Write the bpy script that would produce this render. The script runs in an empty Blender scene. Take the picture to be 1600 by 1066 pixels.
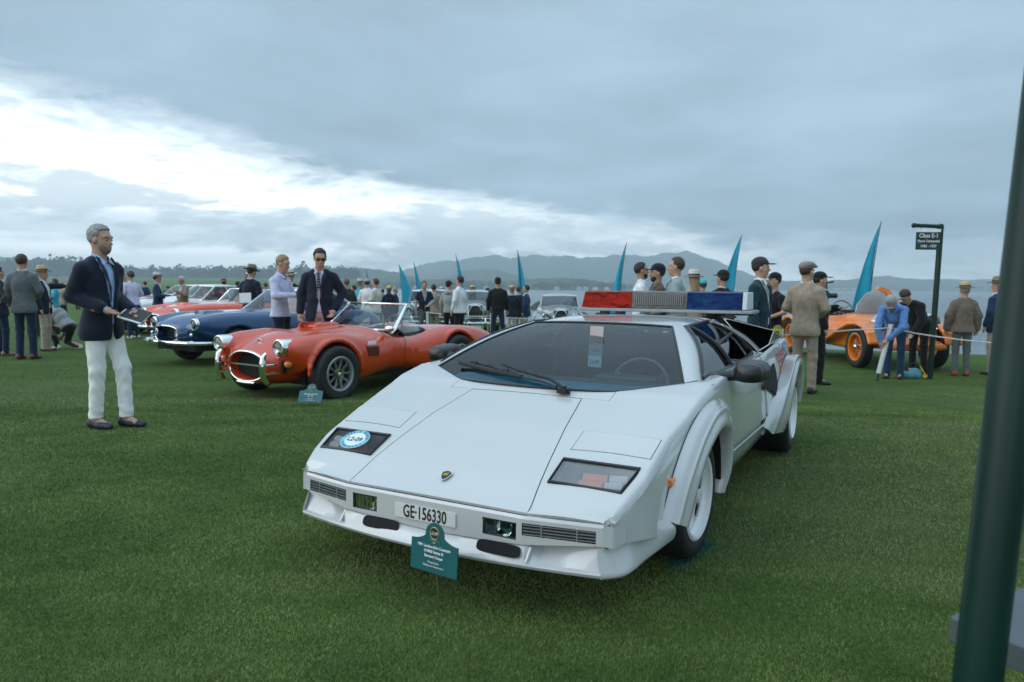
import bpy, math, random
import numpy as np
from mathutils import Matrix, Vector
S = bpy.context.scene
COL = S.collection
rad = math.radians
rng = random.Random(7)

# ------------------------------------------------------------------ camera
CAM_H = 1.248
pitch, roll = rad(-4.43), rad(0.39)
_f = Vector((0, math.cos(pitch), math.sin(pitch))); _r0 = Vector((1, 0, 0)); _u0 = _r0.cross(_f)
_r = math.cos(roll) * _r0 + math.sin(roll) * _u0
_u = -math.sin(roll) * _r0 + math.cos(roll) * _u0
cd = bpy.data.cameras.new('camera'); cam = bpy.data.objects.new('camera', cd); COL.objects.link(cam)
M = Matrix((( _r.x, _u.x, -_f.x, 0), (_r.y, _u.y, -_f.y, 0), (_r.z, _u.z, -_f.z, CAM_H), (0, 0, 0, 1)))
cam.matrix_world = M
cd.sensor_width = 36; cd.lens = 24.4575; cd.clip_start = 0.05; cd.clip_end = 20000
cd.dof.use_dof = True; cd.dof.focus_distance = 3.7; cd.dof.aperture_fstop = 4.0
S.camera = cam
S.view_settings.view_transform = 'Standard'; S.view_settings.look = 'None'
S.view_settings.gamma = 1; S.view_settings.use_curve_mapping = False
S.view_settings.exposure = 0.32
S.cycles.max_bounces = 8; S.cycles.transparent_max_bounces = 24; S.cycles.volume_bounces = 0
S.cycles.caustics_reflective = False; S.cycles.caustics_refractive = False
S.cycles.use_denoising = True

# ------------------------------------------------------------------ node helper
class NB:
    def __init__(s, nt): s.nt = nt
    def n(s, typ, **kw):
        nd = s.nt.nodes.new(typ)
        for k, v in kw.items(): setattr(nd, k, v)
        return nd
    def put(s, sock, v):
        if hasattr(v, 'is_linked') or hasattr(v, 'links'): s.nt.links.new(v, sock)
        else: sock.default_value = v
    def m(s, op, a, b=0.0, c=0.0, clamp=False):
        nd = s.n('ShaderNodeMath', operation=op); nd.use_clamp = clamp
        s.put(nd.inputs[0], a); s.put(nd.inputs[1], b); s.put(nd.inputs[2], c)
        return nd.outputs[0]
    def sstep(s, x, lo, hi):
        nd = s.n('ShaderNodeMapRange', interpolation_type='SMOOTHSTEP')
        s.put(nd.inputs['Value'], x); s.put(nd.inputs['From Min'], lo); s.put(nd.inputs['From Max'], hi)
        return nd.outputs[0]
    def mix(s, f, a, b):
        nd = s.n('ShaderNodeMix', data_type='RGBA')
        s.put(nd.inputs[0], f)
        for i, v in ((6, a), (7, b)):
            if isinstance(v, tuple) and len(v) == 3: v = v + (1,)
            s.put(nd.inputs[i], v)
        return nd.outputs[2]
    def noise(s, vec, scale, detail=4, rough=.5, dist=0.0):
        nd = s.n('ShaderNodeTexNoise')
        if vec is not None: s.nt.links.new(vec, nd.inputs['Vector'])
        nd.inputs['Scale'].default_value = scale; nd.inputs['Detail'].default_value = detail
        nd.inputs['Roughness'].default_value = rough; nd.inputs['Distortion'].default_value = dist
        return nd.outputs[0]
    def xyz(s, x, y, z):
        nd = s.n('ShaderNodeCombineXYZ')
        s.put(nd.inputs[0], x); s.put(nd.inputs[1], y); s.put(nd.inputs[2], z)
        return nd.outputs[0]

# ------------------------------------------------------------------ sky
W = bpy.data.worlds.new('World'); S.world = W; W.use_nodes = True
nt = W.node_tree; nt.nodes.clear(); B = NB(nt)
SUN_EL, SUN_AZ = rad(34), rad(-100)          # azimuth from +Y towards +X
tc = B.n('ShaderNodeTexCoord'); sep = B.n('ShaderNodeSeparateXYZ')
nt.links.new(tc.outputs['Generated'], sep.inputs[0])
dx, dy, dz = sep.outputs
sky = B.n('ShaderNodeTexSky', sky_type='NISHITA'); sky.sun_disc = False
sky.sun_elevation = SUN_EL; sky.sun_rotation = SUN_AZ
el = B.m('MULTIPLY', B.m('ARCSINE', dz), 57.2958)
az = B.m('MULTIPLY', B.m('ARCTAN2', dx, dy), 57.2958)
den = B.m('ADD', B.m('MAXIMUM', dz, 0.0), 0.10)
pl = B.xyz(B.m('DIVIDE', dx, den), B.m('DIVIDE', dy, den), 0.0)
big = B.noise(pl, .35, 3, .5); mid = B.noise(pl, 1.15, 6, .55, .25)
sph = B.xyz(B.m('MULTIPLY', az, .05), B.m('MULTIPLY', el, .17), 2.0)
puff = B.noise(sph, 1.6, 6, .58, .35); puff2 = B.noise(sph, 4.2, 5, .55, .4)
def cen(v, k): return B.m('MULTIPLY', B.m('SUBTRACT', v, .5), k)
azc = B.m('MAXIMUM', B.m('MINIMUM', az, 27.0), -48.0)
edge = B.m('SUBTRACT', 6.6, B.m('MULTIPLY', azc, .165))
jit = B.m('ADD', cen(puff, 10.0), cen(puff2, 4.5))
dlt = B.m('ADD', B.m('SUBTRACT', edge, el), jit)
gap = B.sstep(dlt, -2.0, 2.8)                              # 1 below the deck's ragged edge
lowb = B.m('MULTIPLY', B.sstep(B.m('ADD', el, cen(puff2, 2.2)), 2.3, 3.6),
           B.m('SUBTRACT', 1.0, B.sstep(B.m('ADD', el, cen(puff, 5.0)), 4.4, 6.6)))
lowb = B.m('MULTIPLY', B.m('MULTIPLY', lowb, .75), B.m('SUBTRACT', 1.0, B.sstep(az, 3.0, 14.0)))
cl = B.sstep(B.m('ADD', B.m('ADD', puff, cen(puff2, .65)), cen(B.noise(sph, 9.0, 4, .55, .5), .25)), .40, .63)
deck_v = B.m('ADD', .97, B.m('ADD', cen(big, .95), cen(mid, .75)))
deckc = B.mix(B.sstep(el, 2.0, 40.0), (.330, .462, .572), (.372, .508, .628))
vm = B.n('ShaderNodeVectorMath', operation='SCALE'); nt.links.new(deckc, vm.inputs[0]); nt.links.new(deck_v, vm.inputs['Scale'])
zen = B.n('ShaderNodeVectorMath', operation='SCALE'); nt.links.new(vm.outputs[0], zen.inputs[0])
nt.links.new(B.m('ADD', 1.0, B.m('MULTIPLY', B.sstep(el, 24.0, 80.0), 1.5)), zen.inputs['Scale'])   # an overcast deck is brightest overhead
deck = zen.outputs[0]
lit = B.mix(B.m('MULTIPLY', cl, .86), (2.15, 2.26, 2.32), (.62, .73, .80))
lit = B.mix(lowb, lit, (.62, .76, .86))
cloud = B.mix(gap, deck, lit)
vs = B.n('ShaderNodeVectorMath', operation='SCALE'); nt.links.new(cloud, vs.inputs[0]); vs.inputs['Scale'].default_value = 10.0
thin = B.m('SUBTRACT', .97, B.m('MULTIPLY', gap, .05))
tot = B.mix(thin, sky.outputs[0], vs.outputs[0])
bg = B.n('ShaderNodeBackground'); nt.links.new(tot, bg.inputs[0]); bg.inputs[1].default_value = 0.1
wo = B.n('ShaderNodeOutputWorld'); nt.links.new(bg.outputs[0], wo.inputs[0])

sl = bpy.data.lights.new('sun', 'SUN'); sun = bpy.data.objects.new('sun', sl); COL.objects.link(sun)
sl.energy = 1.1; sl.angle = rad(60); sl.color = (1, .97, .92)
sd = Vector((math.sin(SUN_AZ) * math.cos(SUN_EL), math.cos(SUN_AZ) * math.cos(SUN_EL), math.sin(SUN_EL)))
sun.rotation_euler = (-sd).to_track_quat('-Z', 'Y').to_euler(); sun.location = sd * 50

# ------------------------------------------------------------------ materials
MATS = {}
def mat(name, col, rough=.5, metal=0.0, coat=0.0, var=.12, vscale=9.0, bump=0.0, bscale=60.0, sub=0.0, spec=.5, sheen=0.0):
    if name in MATS: return MATS[name]
    m = bpy.data.materials.new(name); m.use_nodes = True; nt = m.node_tree
    b = nt.nodes['Principled BSDF']; B = NB(nt)
    tc = B.n('ShaderNodeTexCoord')
    if var:
        nz = B.noise(tc.outputs['Object'], vscale, 4, .55)
        c2 = tuple(min(1, c * (1 + var)) for c in col); c1 = tuple(c * (1 - var) for c in col)
        nt.links.new(B.mix(B.sstep(nz, .3, .7), c1, c2), b.inputs['Base Color'])
    else: b.inputs['Base Color'].default_value = (*col, 1)
    b.inputs['Roughness'].default_value = rough; b.inputs['Metallic'].default_value = metal
    b.inputs['Coat Weight'].default_value = coat; b.inputs['Coat Roughness'].default_value = .04
    b.inputs['Specular IOR Level'].default_value = spec
    if sheen: b.inputs['Sheen Weight'].default_value = sheen
    if bump:
        nz = B.noise(tc.outputs['Object'], bscale, 3, .6)
        bp = B.n('ShaderNodeBump'); bp.inputs['Strength'].default_value = bump; bp.inputs['Distance'].default_value = .01
        nt.links.new(nz, bp.inputs['Height']); nt.links.new(bp.outputs[0], b.inputs['Normal'])
    MATS[name] = m
    return m
def glass(name, tint, refl=1.0, rough=0.02):
    if name in MATS: return MATS[name]
    m = bpy.data.materials.new(name); m.use_nodes = True; nt = m.node_tree; nt.nodes.clear(); B = NB(nt)
    t = B.n('ShaderNodeBsdfTransparent'); t.inputs[0].default_value = (*tint, 1)
    g = B.n('ShaderNodeBsdfGlossy'); g.inputs['Roughness'].default_value = rough
    fr = B.n('ShaderNodeFresnel'); fr.inputs[0].default_value = 1.5
    mx = B.n('ShaderNodeMixShader'); nt.links.new(B.m('MULTIPLY', fr.outputs[0], refl), mx.inputs[0])
    nt.links.new(t.outputs[0], mx.inputs[1]); nt.links.new(g.outputs[0], mx.inputs[2])
    o = B.n('ShaderNodeOutputMaterial'); nt.links.new(mx.outputs[0], o.inputs[0])
    MATS[name] = m
    return m
chrome = mat('chrome', (.78, .80, .80), .08, 1.0, var=.04)
steel = mat('brushed_steel', (.55, .57, .58), .28, 1.0, var=.06)
rubber = mat('tyre_rubber', (.012, .012, .013), .62, var=.25, bump=.15, bscale=90)
black = mat('black_trim', (.010, .011, .012), .38, var=.15)
void = mat('dark_cavity', (.004, .004, .004), .9, var=.1)
leather = mat('black_leather', (.016, .015, .015), .42, var=.2, bump=.15, bscale=80)
win = glass('window_glass', (.80, .86, .86), 1.3)
tinted = glass('tinted_glass', (.60, .88, .93), 1.2)
whitep = mat('white_print', (.8, .82, .82), .5, var=.03)
amber = mat('amber_lens', (.85, .20, .02), .15, coat=1.0, var=.15, vscale=40)
teal_board = mat('teal_board', (.010, .105, .115), .35, var=.10, coat=.3)

# ------------------------------------------------------------------ object helpers
def link(name, data, parent=None):
    o = bpy.data.objects.new(name, data); COL.objects.link(o)
    if parent is not None: o.parent = parent
    return o
def tag(o, label, cat, group=None):
    o['label'] = label; o['category'] = cat
    if group: o['group'] = group
    return o
def thing(name, label, cat, loc=(0, 0, 0), rz=0.0, group=None):
    o = link(name, None); o.location = loc; o.rotation_euler = (0, 0, rz); o.empty_display_size = .2
    return tag(o, label, cat, group)
def mkmesh(name, v, f, m, smooth=True, angle=None):
    me = bpy.data.meshes.new(name)
    v = np.asarray(v, dtype=np.float32).reshape(-1, 3)
    if isinstance(f, np.ndarray):
        nf, k = f.shape
        me.vertices.add(len(v)); me.vertices.foreach_set('co', v.ravel())
        me.loops.add(nf * k); me.loops.foreach_set('vertex_index', f.astype(np.int32).ravel())
        me.polygons.add(nf); me.polygons.foreach_set('loop_start', np.arange(0, nf * k, k, dtype=np.int32))
        me.update(calc_edges=True)
    else:
        me.from_pydata(v.tolist(), [], f); me.update()
    if smooth:
        me.shade_smooth()
        if angle: me.set_sharp_from_angle(angle=rad(angle))
    if m is not None: me.materials.append(m)
    return me
class MB:
    """collects simple solids into ONE mesh"""
    def __init__(s): s.v = []; s.f = []
    def add(s, v, f):
        k = len(s.v); s.v += [tuple(map(float, p)) for p in v]; s.f += [[i + k for i in q] for q in f]; return s
    def box(s, c, d, rot=None):
        hx, hy, hz = d[0] / 2, d[1] / 2, d[2] / 2
        v = [Vector((x, y, z)) for x in (-hx, hx) for y in (-hy, hy) for z in (-hz, hz)]
        if rot is not None: v = [rot @ p for p in v]
        return s.add([p + Vector(c) for p in v], [[0, 1, 3, 2], [4, 6, 7, 5], [0, 4, 5, 1], [2, 3, 7, 6], [0, 2, 6, 4], [1, 5, 7, 3]])
    def tube(s, pts, r, n=8, cap=True, close=False):
        pts = [Vector(p) for p in pts]; m = len(pts)
        rr = r if isinstance(r, (list, tuple)) else [r] * m
        V = []; up = None
        for i, p in enumerate(pts):
            t = (pts[(i + 1) % m] - pts[i - 1]) if close else (pts[min(i + 1, m - 1)] - pts[max(i - 1, 0)])
            t = t.normalized() if t.length > 1e-9 else Vector((0, 0, 1))
            if up is None: up = Vector((0, 0, 1)) if abs(t.z) < .9 else Vector((1, 0, 0))
            a = (up - t * up.dot(t)).normalized(); b = t.cross(a); up = a
            for k in range(n):
                w = 2 * math.pi * k / n
                V.append(p + (a * math.cos(w) + b * math.sin(w)) * rr[i])
        F = []
        for i in range(m if close else m - 1):
            j = (i + 1) % m
            for k in range(n): F.append([i * n + k, i * n + (k + 1) % n, j * n + (k + 1) % n, j * n + k])
        if cap and not close: F.append(list(range(n))[::-1]); F.append([(m - 1) * n + k for k in range(n)])
        return s.add(V, F)
    def lathe(s, prof, n=32, axis='y', c=(0, 0, 0), closed=False):
        V = []; F = []; m = len(prof)
        for (r, h) in prof:
            for k in range(n):
                w = 2 * math.pi * k / n; x, y = r * math.cos(w), r * math.sin(w)
                p = {'y': (x, h, y), 'z': (x, y, h), 'x': (h, x, y)}[axis]
                V.append((p[0] + c[0], p[1] + c[1], p[2] + c[2]))
        for i in range(m if closed else m - 1):
            j = (i + 1) % m
            for k in range(n): F.append([i * n + k, j * n + k, j * n + (k + 1) % n, i * n + (k + 1) % n])
        return s.add(V, F)
    def prism(s, outline, fr, t):
        """outline: 2D pts; fr(u,v,w)->3D; thickness t along w"""
        n = len(outline)
        V = [fr(u, v, 0) for u, v in outline] + [fr(u, v, t) for u, v in outline]
        F = [list(range(n))[::-1], list(range(n, 2 * n))] + [[i, (i + 1) % n, n + (i + 1) % n, n + i] for i in range(n)]
        return s.add(V, F)
    def ball(s, c, r, n=12):
        r = r if isinstance(r, (tuple, list)) else (r, r, r); V = []; F = []; h = n // 2
        for i in range(h + 1):
            a = math.pi * i / h
            for k in range(n):
                w = 2 * math.pi * k / n
                V.append((c[0] + r[0] * math.sin(a) * math.cos(w), c[1] + r[1] * math.sin(a) * math.sin(w), c[2] + r[2] * math.cos(a)))
        for i in range(h):
            for k in range(n): F.append([i * n + k, (i + 1) * n + k, (i + 1) * n + (k + 1) % n, i * n + (k + 1) % n])
        return s.add(V, F)
    def build(s, name, m, parent=None, smooth=True, angle=35, bevel=0.0):
        me = mkmesh(name, s.v, s.f, m, False)
        import bmesh
        bm = bmesh.new(); bm.from_mesh(me); bmesh.ops.recalc_face_normals(bm, faces=bm.faces); bm.to_mesh(me); bm.free()
        if smooth: me.shade_smooth(); me.set_sharp_from_angle(angle=rad(angle))
        o = link(name, me, parent)
        if bevel:
            b = o.modifiers.new('bevel', 'BEVEL'); b.width = bevel; b.segments = 2; b.limit_method = 'ANGLE'; b.angle_limit = rad(40)
        return o
def cr(P, t):
    """Catmull-Rom through rows P at parameters t in [0, n-1]"""
    P = np.asarray(P, float); n = len(P)
    i = np.clip(np.floor(t).astype(int), 0, n - 2); u = (t - i)
    sh = (-1,) + (1,) * (P.ndim - 1); u = u.reshape(sh)
    ext = np.concatenate([[2 * P[0] - P[1]], P, [2 * P[-1] - P[-2]]])
    a, b, c, d = ext[i], ext[i + 1], ext[i + 2], ext[i + 3]
    return .5 * (2 * b + (c - a) * u + (2 * a - 5 * b + 4 * c - d) * u ** 2 + (3 * b - a - 3 * c + d) * u ** 3)
def grid_fine(P, nu, nv):
    P = np.asarray(P, float); m, n = P.shape[:2]
    Q = cr(P, np.linspace(0, m - 1, nu)) if nu > m or True else P
    Q = cr(Q.transpose(1, 0, 2), np.linspace(0, n - 1, nv)).transpose(1, 0, 2)
    return Q
def grid_mesh(Q, keep=None):
    m, n = Q.shape[:2]; F = []
    for i in range(m - 1):
        for j in range(n - 1):
            if keep is None or keep(.25 * (Q[i, j] + Q[i + 1, j] + Q[i + 1, j + 1] + Q[i, j + 1])):
                F.append([i * n + j, (i + 1) * n + j, (i + 1) * n + j + 1, i * n + j + 1])
    return Q.reshape(-1, 3), F
def sheet(name, Q, m, parent, th=.006, keep=None, mirror=False, angle=40, bevel=0.0, flip=False, ctr=(-1.0, 0, .35)):
    """a curved panel with its own folded edge (separate rim, so that the face keeps clean normals)"""
    Q = np.array(Q, float)
    if mirror: Q[..., 1] *= -1
    v, f = grid_mesh(Q, keep)
    used = sorted({i for q in f for i in q}); mp = {i: k for k, i in enumerate(used)}
    v = v[used]; f = np.array([[mp[i] for i in q] for q in f])
    n = np.cross(v[f[:, 2]] - v[f[:, 0]], v[f[:, 3]] - v[f[:, 1]])
    if ((v[f].mean(1) - np.array(ctr)) * n).sum() < 0: f = f[:, ::-1]; n = -n
    if th:
        vn = np.zeros_like(v)
        for k in range(4): np.add.at(vn, f[:, k], n)
        vn /= np.linalg.norm(vn, axis=1)[:, None] + 1e-12
        E = {}
        for q in f.tolist():
            for a, b in zip(q, q[1:] + q[:1]):
                if (b, a) in E: del E[(b, a)]
                else: E[(a, b)] = 1
        nv = len(v); W = []; R = []
        for a, b in E:
            k = nv + len(W); W += [v[a], v[b], v[b] - vn[b] * th, v[a] - vn[a] * th]; R.append([k + 1, k, k + 3, k + 2])
        if R: v = np.concatenate([v, np.array(W)]); f = np.concatenate([f, np.array(R)])
    me = mkmesh(name, v, f.tolist(), m, True, angle)
    return link(name, me, parent)
def text(name, body, m, parent, size, M4, sx=1.0, ext=.0006, align='CENTER', bold=0.0, sp=1.0):
    c = bpy.data.curves.new(name, 'FONT'); c.body = body; c.size = size; c.extrude = ext; c.align_x = align; c.align_y = 'CENTER'
    c.offset = bold; c.space_character = sp; c.resolution_u = 3
    t = bpy.data.objects.new('t', c); me = bpy.data.meshes.new_from_object(t); bpy.data.objects.remove(t)
    me.name = name; me.materials.clear(); me.materials.append(m); o = link(name, me, parent)
    o.matrix_local = M4 @ Matrix.Diagonal((sx, 1, 1, 1))
    return o
def frame(o, x, y):
    """4x4 with local x,y axes and origin"""
    x = Vector(x).normalized(); z = x.cross(Vector(y)).normalized(); y = z.cross(x)
    return Matrix(((x.x, y.x, z.x, o[0]), (x.y, y.y, z.y, o[1]), (x.z, y.z, z.z, o[2]), (0, 0, 0, 1)))
def pix(px, py, D):
    """world point seen at a photo pixel at depth D (only used to place things)"""
    px, py, D = float(px), float(py), float(D)
    return Vector((0, 0, CAM_H)) + (_f + (px - 800) / 1087 * _r - (py - 533) / 1087 * _u) * D
def bearing(px): return (px - 800) / 1087.

# ------------------------------------------------------------------ implicit modelling: numpy field + surface nets
class Field:
    def __init__(s, lo, hi, h):
        s.h = h; s.lo = np.array(lo, float); n = np.ceil((np.array(hi) - s.lo) / h).astype(int) + 1
        s.n = n; s.F = np.full(n, 1e3, np.float32)
        s.ax = [s.lo[i] + h * np.arange(n[i], dtype=np.float32) for i in range(3)]
    def sl(s, lo, hi, m):
        a = np.clip(np.floor((np.array(lo) - m - s.lo) / s.h).astype(int), 0, s.n); b = np.clip(np.ceil((np.array(hi) + m - s.lo) / s.h).astype(int) + 1, 0, s.n)
        ix = tuple(slice(a[i], b[i]) for i in range(3))
        return ix, s.ax[0][ix[0]][:, None, None], s.ax[1][ix[1]][None, :, None], s.ax[2][ix[2]][None, None, :]
    def op(s, ix, d, k, mode):
        f = s.F[ix]
        if f.size == 0: return
        if mode == '-': d = -d
        if mode == '+':
            if k: 
                hh = np.clip(.5 + .5 * (d - f) / k, 0, 1); r = d + (f - d) * 0; r = f * (1 - hh) + d * hh
                # polynomial smooth min
                hh = np.clip(.5 + .5 * (f - d) / k, 0, 1); r = f * (1 - hh) + d * hh - k * hh * (1 - hh)
            else: r = np.minimum(f, d)
        else:
            if k:
                hh = np.clip(.5 - .5 * (f - d) / k, 0, 1); r = f * (1 - hh) + d * hh + k * hh * (1 - hh)
            else: r = np.maximum(f, d)
        s.F[ix] = r
    def cap(s, a, b, ra, rb=None, k=.02, mode='+', flat=None):
        rb = ra if rb is None else rb
        a = np.array(a, float); b = np.array(b, float); R = max(ra, rb)
        ix, X, Y, Z = s.sl(np.minimum(a, b), np.maximum(a, b), R * 1.5 + k + 2 * s.h)
        d = b - a; L = max(d @ d, 1e-9)
        t = np.clip(((X - a[0]) * d[0] + (Y - a[1]) * d[1] + (Z - a[2]) * d[2]) / L, 0, 1)
        q = np.sqrt((X - a[0] - t * d[0]) ** 2 + (Y - a[1] - t * d[1]) ** 2 + (Z - a[2] - t * d[2]) ** 2) - (ra + (rb - ra) * t)
        s.op(ix, q, k, mode); return s
    def ell(s, c, r, k=.02, mode='+', rz=0.0, rx=0.0, ry=0.0):
        c = np.array(c, float); r = np.array(r, float); R = r.max() if (rz or rx or ry) else r
        ix, X, Y, Z = s.sl(c - R, c + R, k + 2 * s.h + .25 * np.max(r))
        x, y, z = X - c[0], Y - c[1], Z - c[2]
        if ry: x, z = x * math.cos(ry) - z * math.sin(ry), x * math.sin(ry) + z * math.cos(ry)
        if rz: x, y = x * math.cos(rz) + y * math.sin(rz), -x * math.sin(rz) + y * math.cos(rz)
        if rx: y, z = y * math.cos(rx) + z * math.sin(rx), -y * math.sin(rx) + z * math.cos(rx)
        k0 = np.sqrt((x / r[0]) ** 2 + (y / r[1]) ** 2 + (z / r[2]) ** 2)
        k1 = np.sqrt((x / r[0] ** 2) ** 2 + (y / r[1] ** 2) ** 2 + (z / r[2] ** 2) ** 2) + 1e-9
        s.op(ix, k0 * (k0 - 1) / k1, k, mode); return s
    def box(s, c, d, r=.01, k=.0, mode='+', rz=0.0, ry=0.0):
        c = np.array(c, float); hd = np.array(d, float) / 2; R = np.linalg.norm(hd) if (rz or ry) else hd
        ix, X, Y, Z = s.sl(c - R, c + R, k + 2 * s.h + .03)
        x, y, z = X - c[0], Y - c[1], Z - c[2]
        if ry: x, z = x * math.cos(ry) - z * math.sin(ry), x * math.sin(ry) + z * math.cos(ry)
        if rz: x, y = x * math.cos(rz) + y * math.sin(rz), -x * math.sin(rz) + y * math.cos(rz)
        qx, qy, qz = np.abs(x) - hd[0] + r, np.abs(y) - hd[1] + r, np.abs(z) - hd[2] + r
        q = np.sqrt(np.maximum(qx, 0) ** 2 + np.maximum(qy, 0) ** 2 + np.maximum(qz, 0) ** 2) + np.minimum(np.maximum(qx, np.maximum(qy, qz)), 0) - r
        s.op(ix, q, k, mode); return s
    def cyl(s, c, r, hl, axis=1, k=.01, mode='-'):
        c = np.array(c, float); R = np.full(3, r); R[axis] = hl
        ix, X, Y, Z = s.sl(c - R, c + R, k + 3 * s.h)
        p = [X - c[0], Y - c[1], Z - c[2]]; o = [i for i in range(3) if i != axis]
        q = np.maximum(np.sqrt(p[o[0]] ** 2 + p[o[1]] ** 2) - r, np.abs(p[axis]) - hl)
        s.op(ix, q + 0 * (X + Y + Z), k, mode); return s
    def loft(s, xs, yc, zc, ry, rz, p=2.4, k=.05, mode='+', sym=False):
        """elliptic tube along x with smoothly varying centre, radii and squareness"""
        xs = np.array(xs, float); o = np.argsort(xs); xs = xs[o]
        def itp(v):
            v = np.full(len(xs), v, float) if np.isscalar(v) else np.array(v, float)[o]
            x = s.ax[0]; i = np.clip(np.searchsorted(xs, x) - 1, 0, len(xs) - 2); t = np.clip((x - xs[i]) / (xs[i + 1] - xs[i]), 0, 1)
            m = np.gradient(v, xs); dxx = xs[i + 1] - xs[i]
            return ((2 * t ** 3 - 3 * t ** 2 + 1) * v[i] + (t ** 3 - 2 * t ** 2 + t) * dxx * m[i] + (-2 * t ** 3 + 3 * t ** 2) * v[i + 1] + (t ** 3 - t ** 2) * dxx * m[i + 1])[:, None, None]
        yc, zc, ry, rz, p = itp(yc), itp(zc), np.maximum(itp(ry), .01), np.maximum(itp(rz), .01), itp(p)
        Y = s.ax[1][None, :, None]; Z = s.ax[2][None, None, :]; X = s.ax[0][:, None, None]
        yy = np.abs(Y) if sym else Y
        q = (((np.abs(yy - yc) / ry) ** p + (np.abs(Z - zc) / rz) ** p) ** (1 / p) - 1) * np.minimum(ry, rz)
        q = np.maximum(q, np.maximum(X - xs[-1], xs[0] - X))
        s.op(tuple(slice(None) for _ in range(3)), q.astype(np.float32), k, mode); return s
    def cut(s, f, k=0.0):
        """keep where f(X,Y,Z) <= 0"""
        X, Y, Z = s.ax[0][:, None, None], s.ax[1][None, :, None], s.ax[2][None, None, :]
        d = f(X, Y, Z) + 0 * (X + Y + Z)
        s.op(tuple(slice(None) for _ in range(3)), d, k, 'x'); return s
    def wob(s, f):
        X, Y, Z = s.ax[0][:, None, None], s.ax[1][None, :, None], s.ax[2][None, None, :]
        s.F = s.F + f(X, Y, Z); return s
    def nets(s):
        F = s.F.copy()
        for a in range(3):          # close at the borders
            i = [slice(None)] * 3; i[a] = 0; F[tuple(i)] = np.maximum(F[tuple(i)], 1e-3); i[a] = -1; F[tuple(i)] = np.maximum(F[tuple(i)], 1e-3)
        I = F < 0; n = F.shape; c = tuple(k - 1 for k in n)
        cnt = np.zeros(c, np.int16); acc = np.zeros(c + (3,), np.float32)
        sub = lambda A, o: A[o[0]:o[0] + c[0], o[1]:o[1] + c[1], o[2]:o[2] + c[2]]
        anyi = np.zeros(c, bool); alli = np.ones(c, bool)
        for o in np.ndindex(2, 2, 2): q = sub(I, o); anyi |= q; alli &= q
        act = np.argwhere(anyi & ~alli)
        if len(act) == 0: return np.zeros((0, 3)), np.zeros((0, 4), int)
        pos = np.zeros((len(act), 3)); num = np.zeros(len(act))
        for a in range(3):
            b, d = [k for k in range(3) if k != a]
            for ob in (0, 1):
                for od in (0, 1):
                    o = np.zeros(3, int); o[b] = ob; o[d] = od; e = o.copy(); e[a] = 1
                    p0 = act + o; p1 = act + e
                    f0 = F[p0[:, 0], p0[:, 1], p0[:, 2]]; f1 = F[p1[:, 0], p1[:, 1], p1[:, 2]]
                    w = (f0 < 0) != (f1 < 0); t = np.where(w, f0 / np.where(w, f0 - f1, 1), 0)
                    pp = o[None].repeat(len(act), 0).astype(float); pp[:, a] = t
                    pos[w] += pp[w]; num[w] += 1
        V = s.lo + s.h * (act + pos / num[:, None])
        idx = np.full(c, -1, np.int64); idx[act[:, 0], act[:, 1], act[:, 2]] = np.arange(len(act))
        Q = []
        for a in range(3):
            b, d = (a + 1) % 3, (a + 2) % 3
            lo = [slice(1, n[i] - 1) for i in range(3)]; lo[a] = slice(0, n[a] - 1); hi = list(lo); hi[a] = slice(1, n[a])
            A = I[tuple(lo)]; Bq = I[tuple(hi)]
            for (msk, fl) in ((A & ~Bq, False), (~A & Bq, True)):
                e = np.argwhere(msk); off = np.ones(3, int); off[a] = 0; e = e + off
                if len(e) == 0: continue
                def g(ob, od):
                    q = e.copy(); q[:, b] -= ob; q[:, d] -= od; return idx[q[:, 0], q[:, 1], q[:, 2]]
                quad = np.stack([g(1, 1), g(0, 1), g(0, 0), g(1, 0)], 1)
                Q.append(quad[:, ::-1] if fl else quad)
        return V, np.concatenate(Q)
    def build(s, name, m, parent=None, angle=None, smooth=0):
        v, f = s.nets()
        if smooth and len(v):
            ed = np.concatenate([f[:, [0, 1]], f[:, [1, 2]], f[:, [2, 3]], f[:, [3, 0]]])
            for _ in range(smooth):
                a = np.zeros_like(v); c = np.zeros(len(v))
                np.add.at(a, ed[:, 0], v[ed[:, 1]]); np.add.at(a, ed[:, 1], v[ed[:, 0]]); np.add.at(c, ed[:, 0], 1); np.add.at(c, ed[:, 1], 1)
                v = v * .4 + .6 * a / c[:, None]
        return link(name, mkmesh(name, v, f, m, True, angle), parent)
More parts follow.
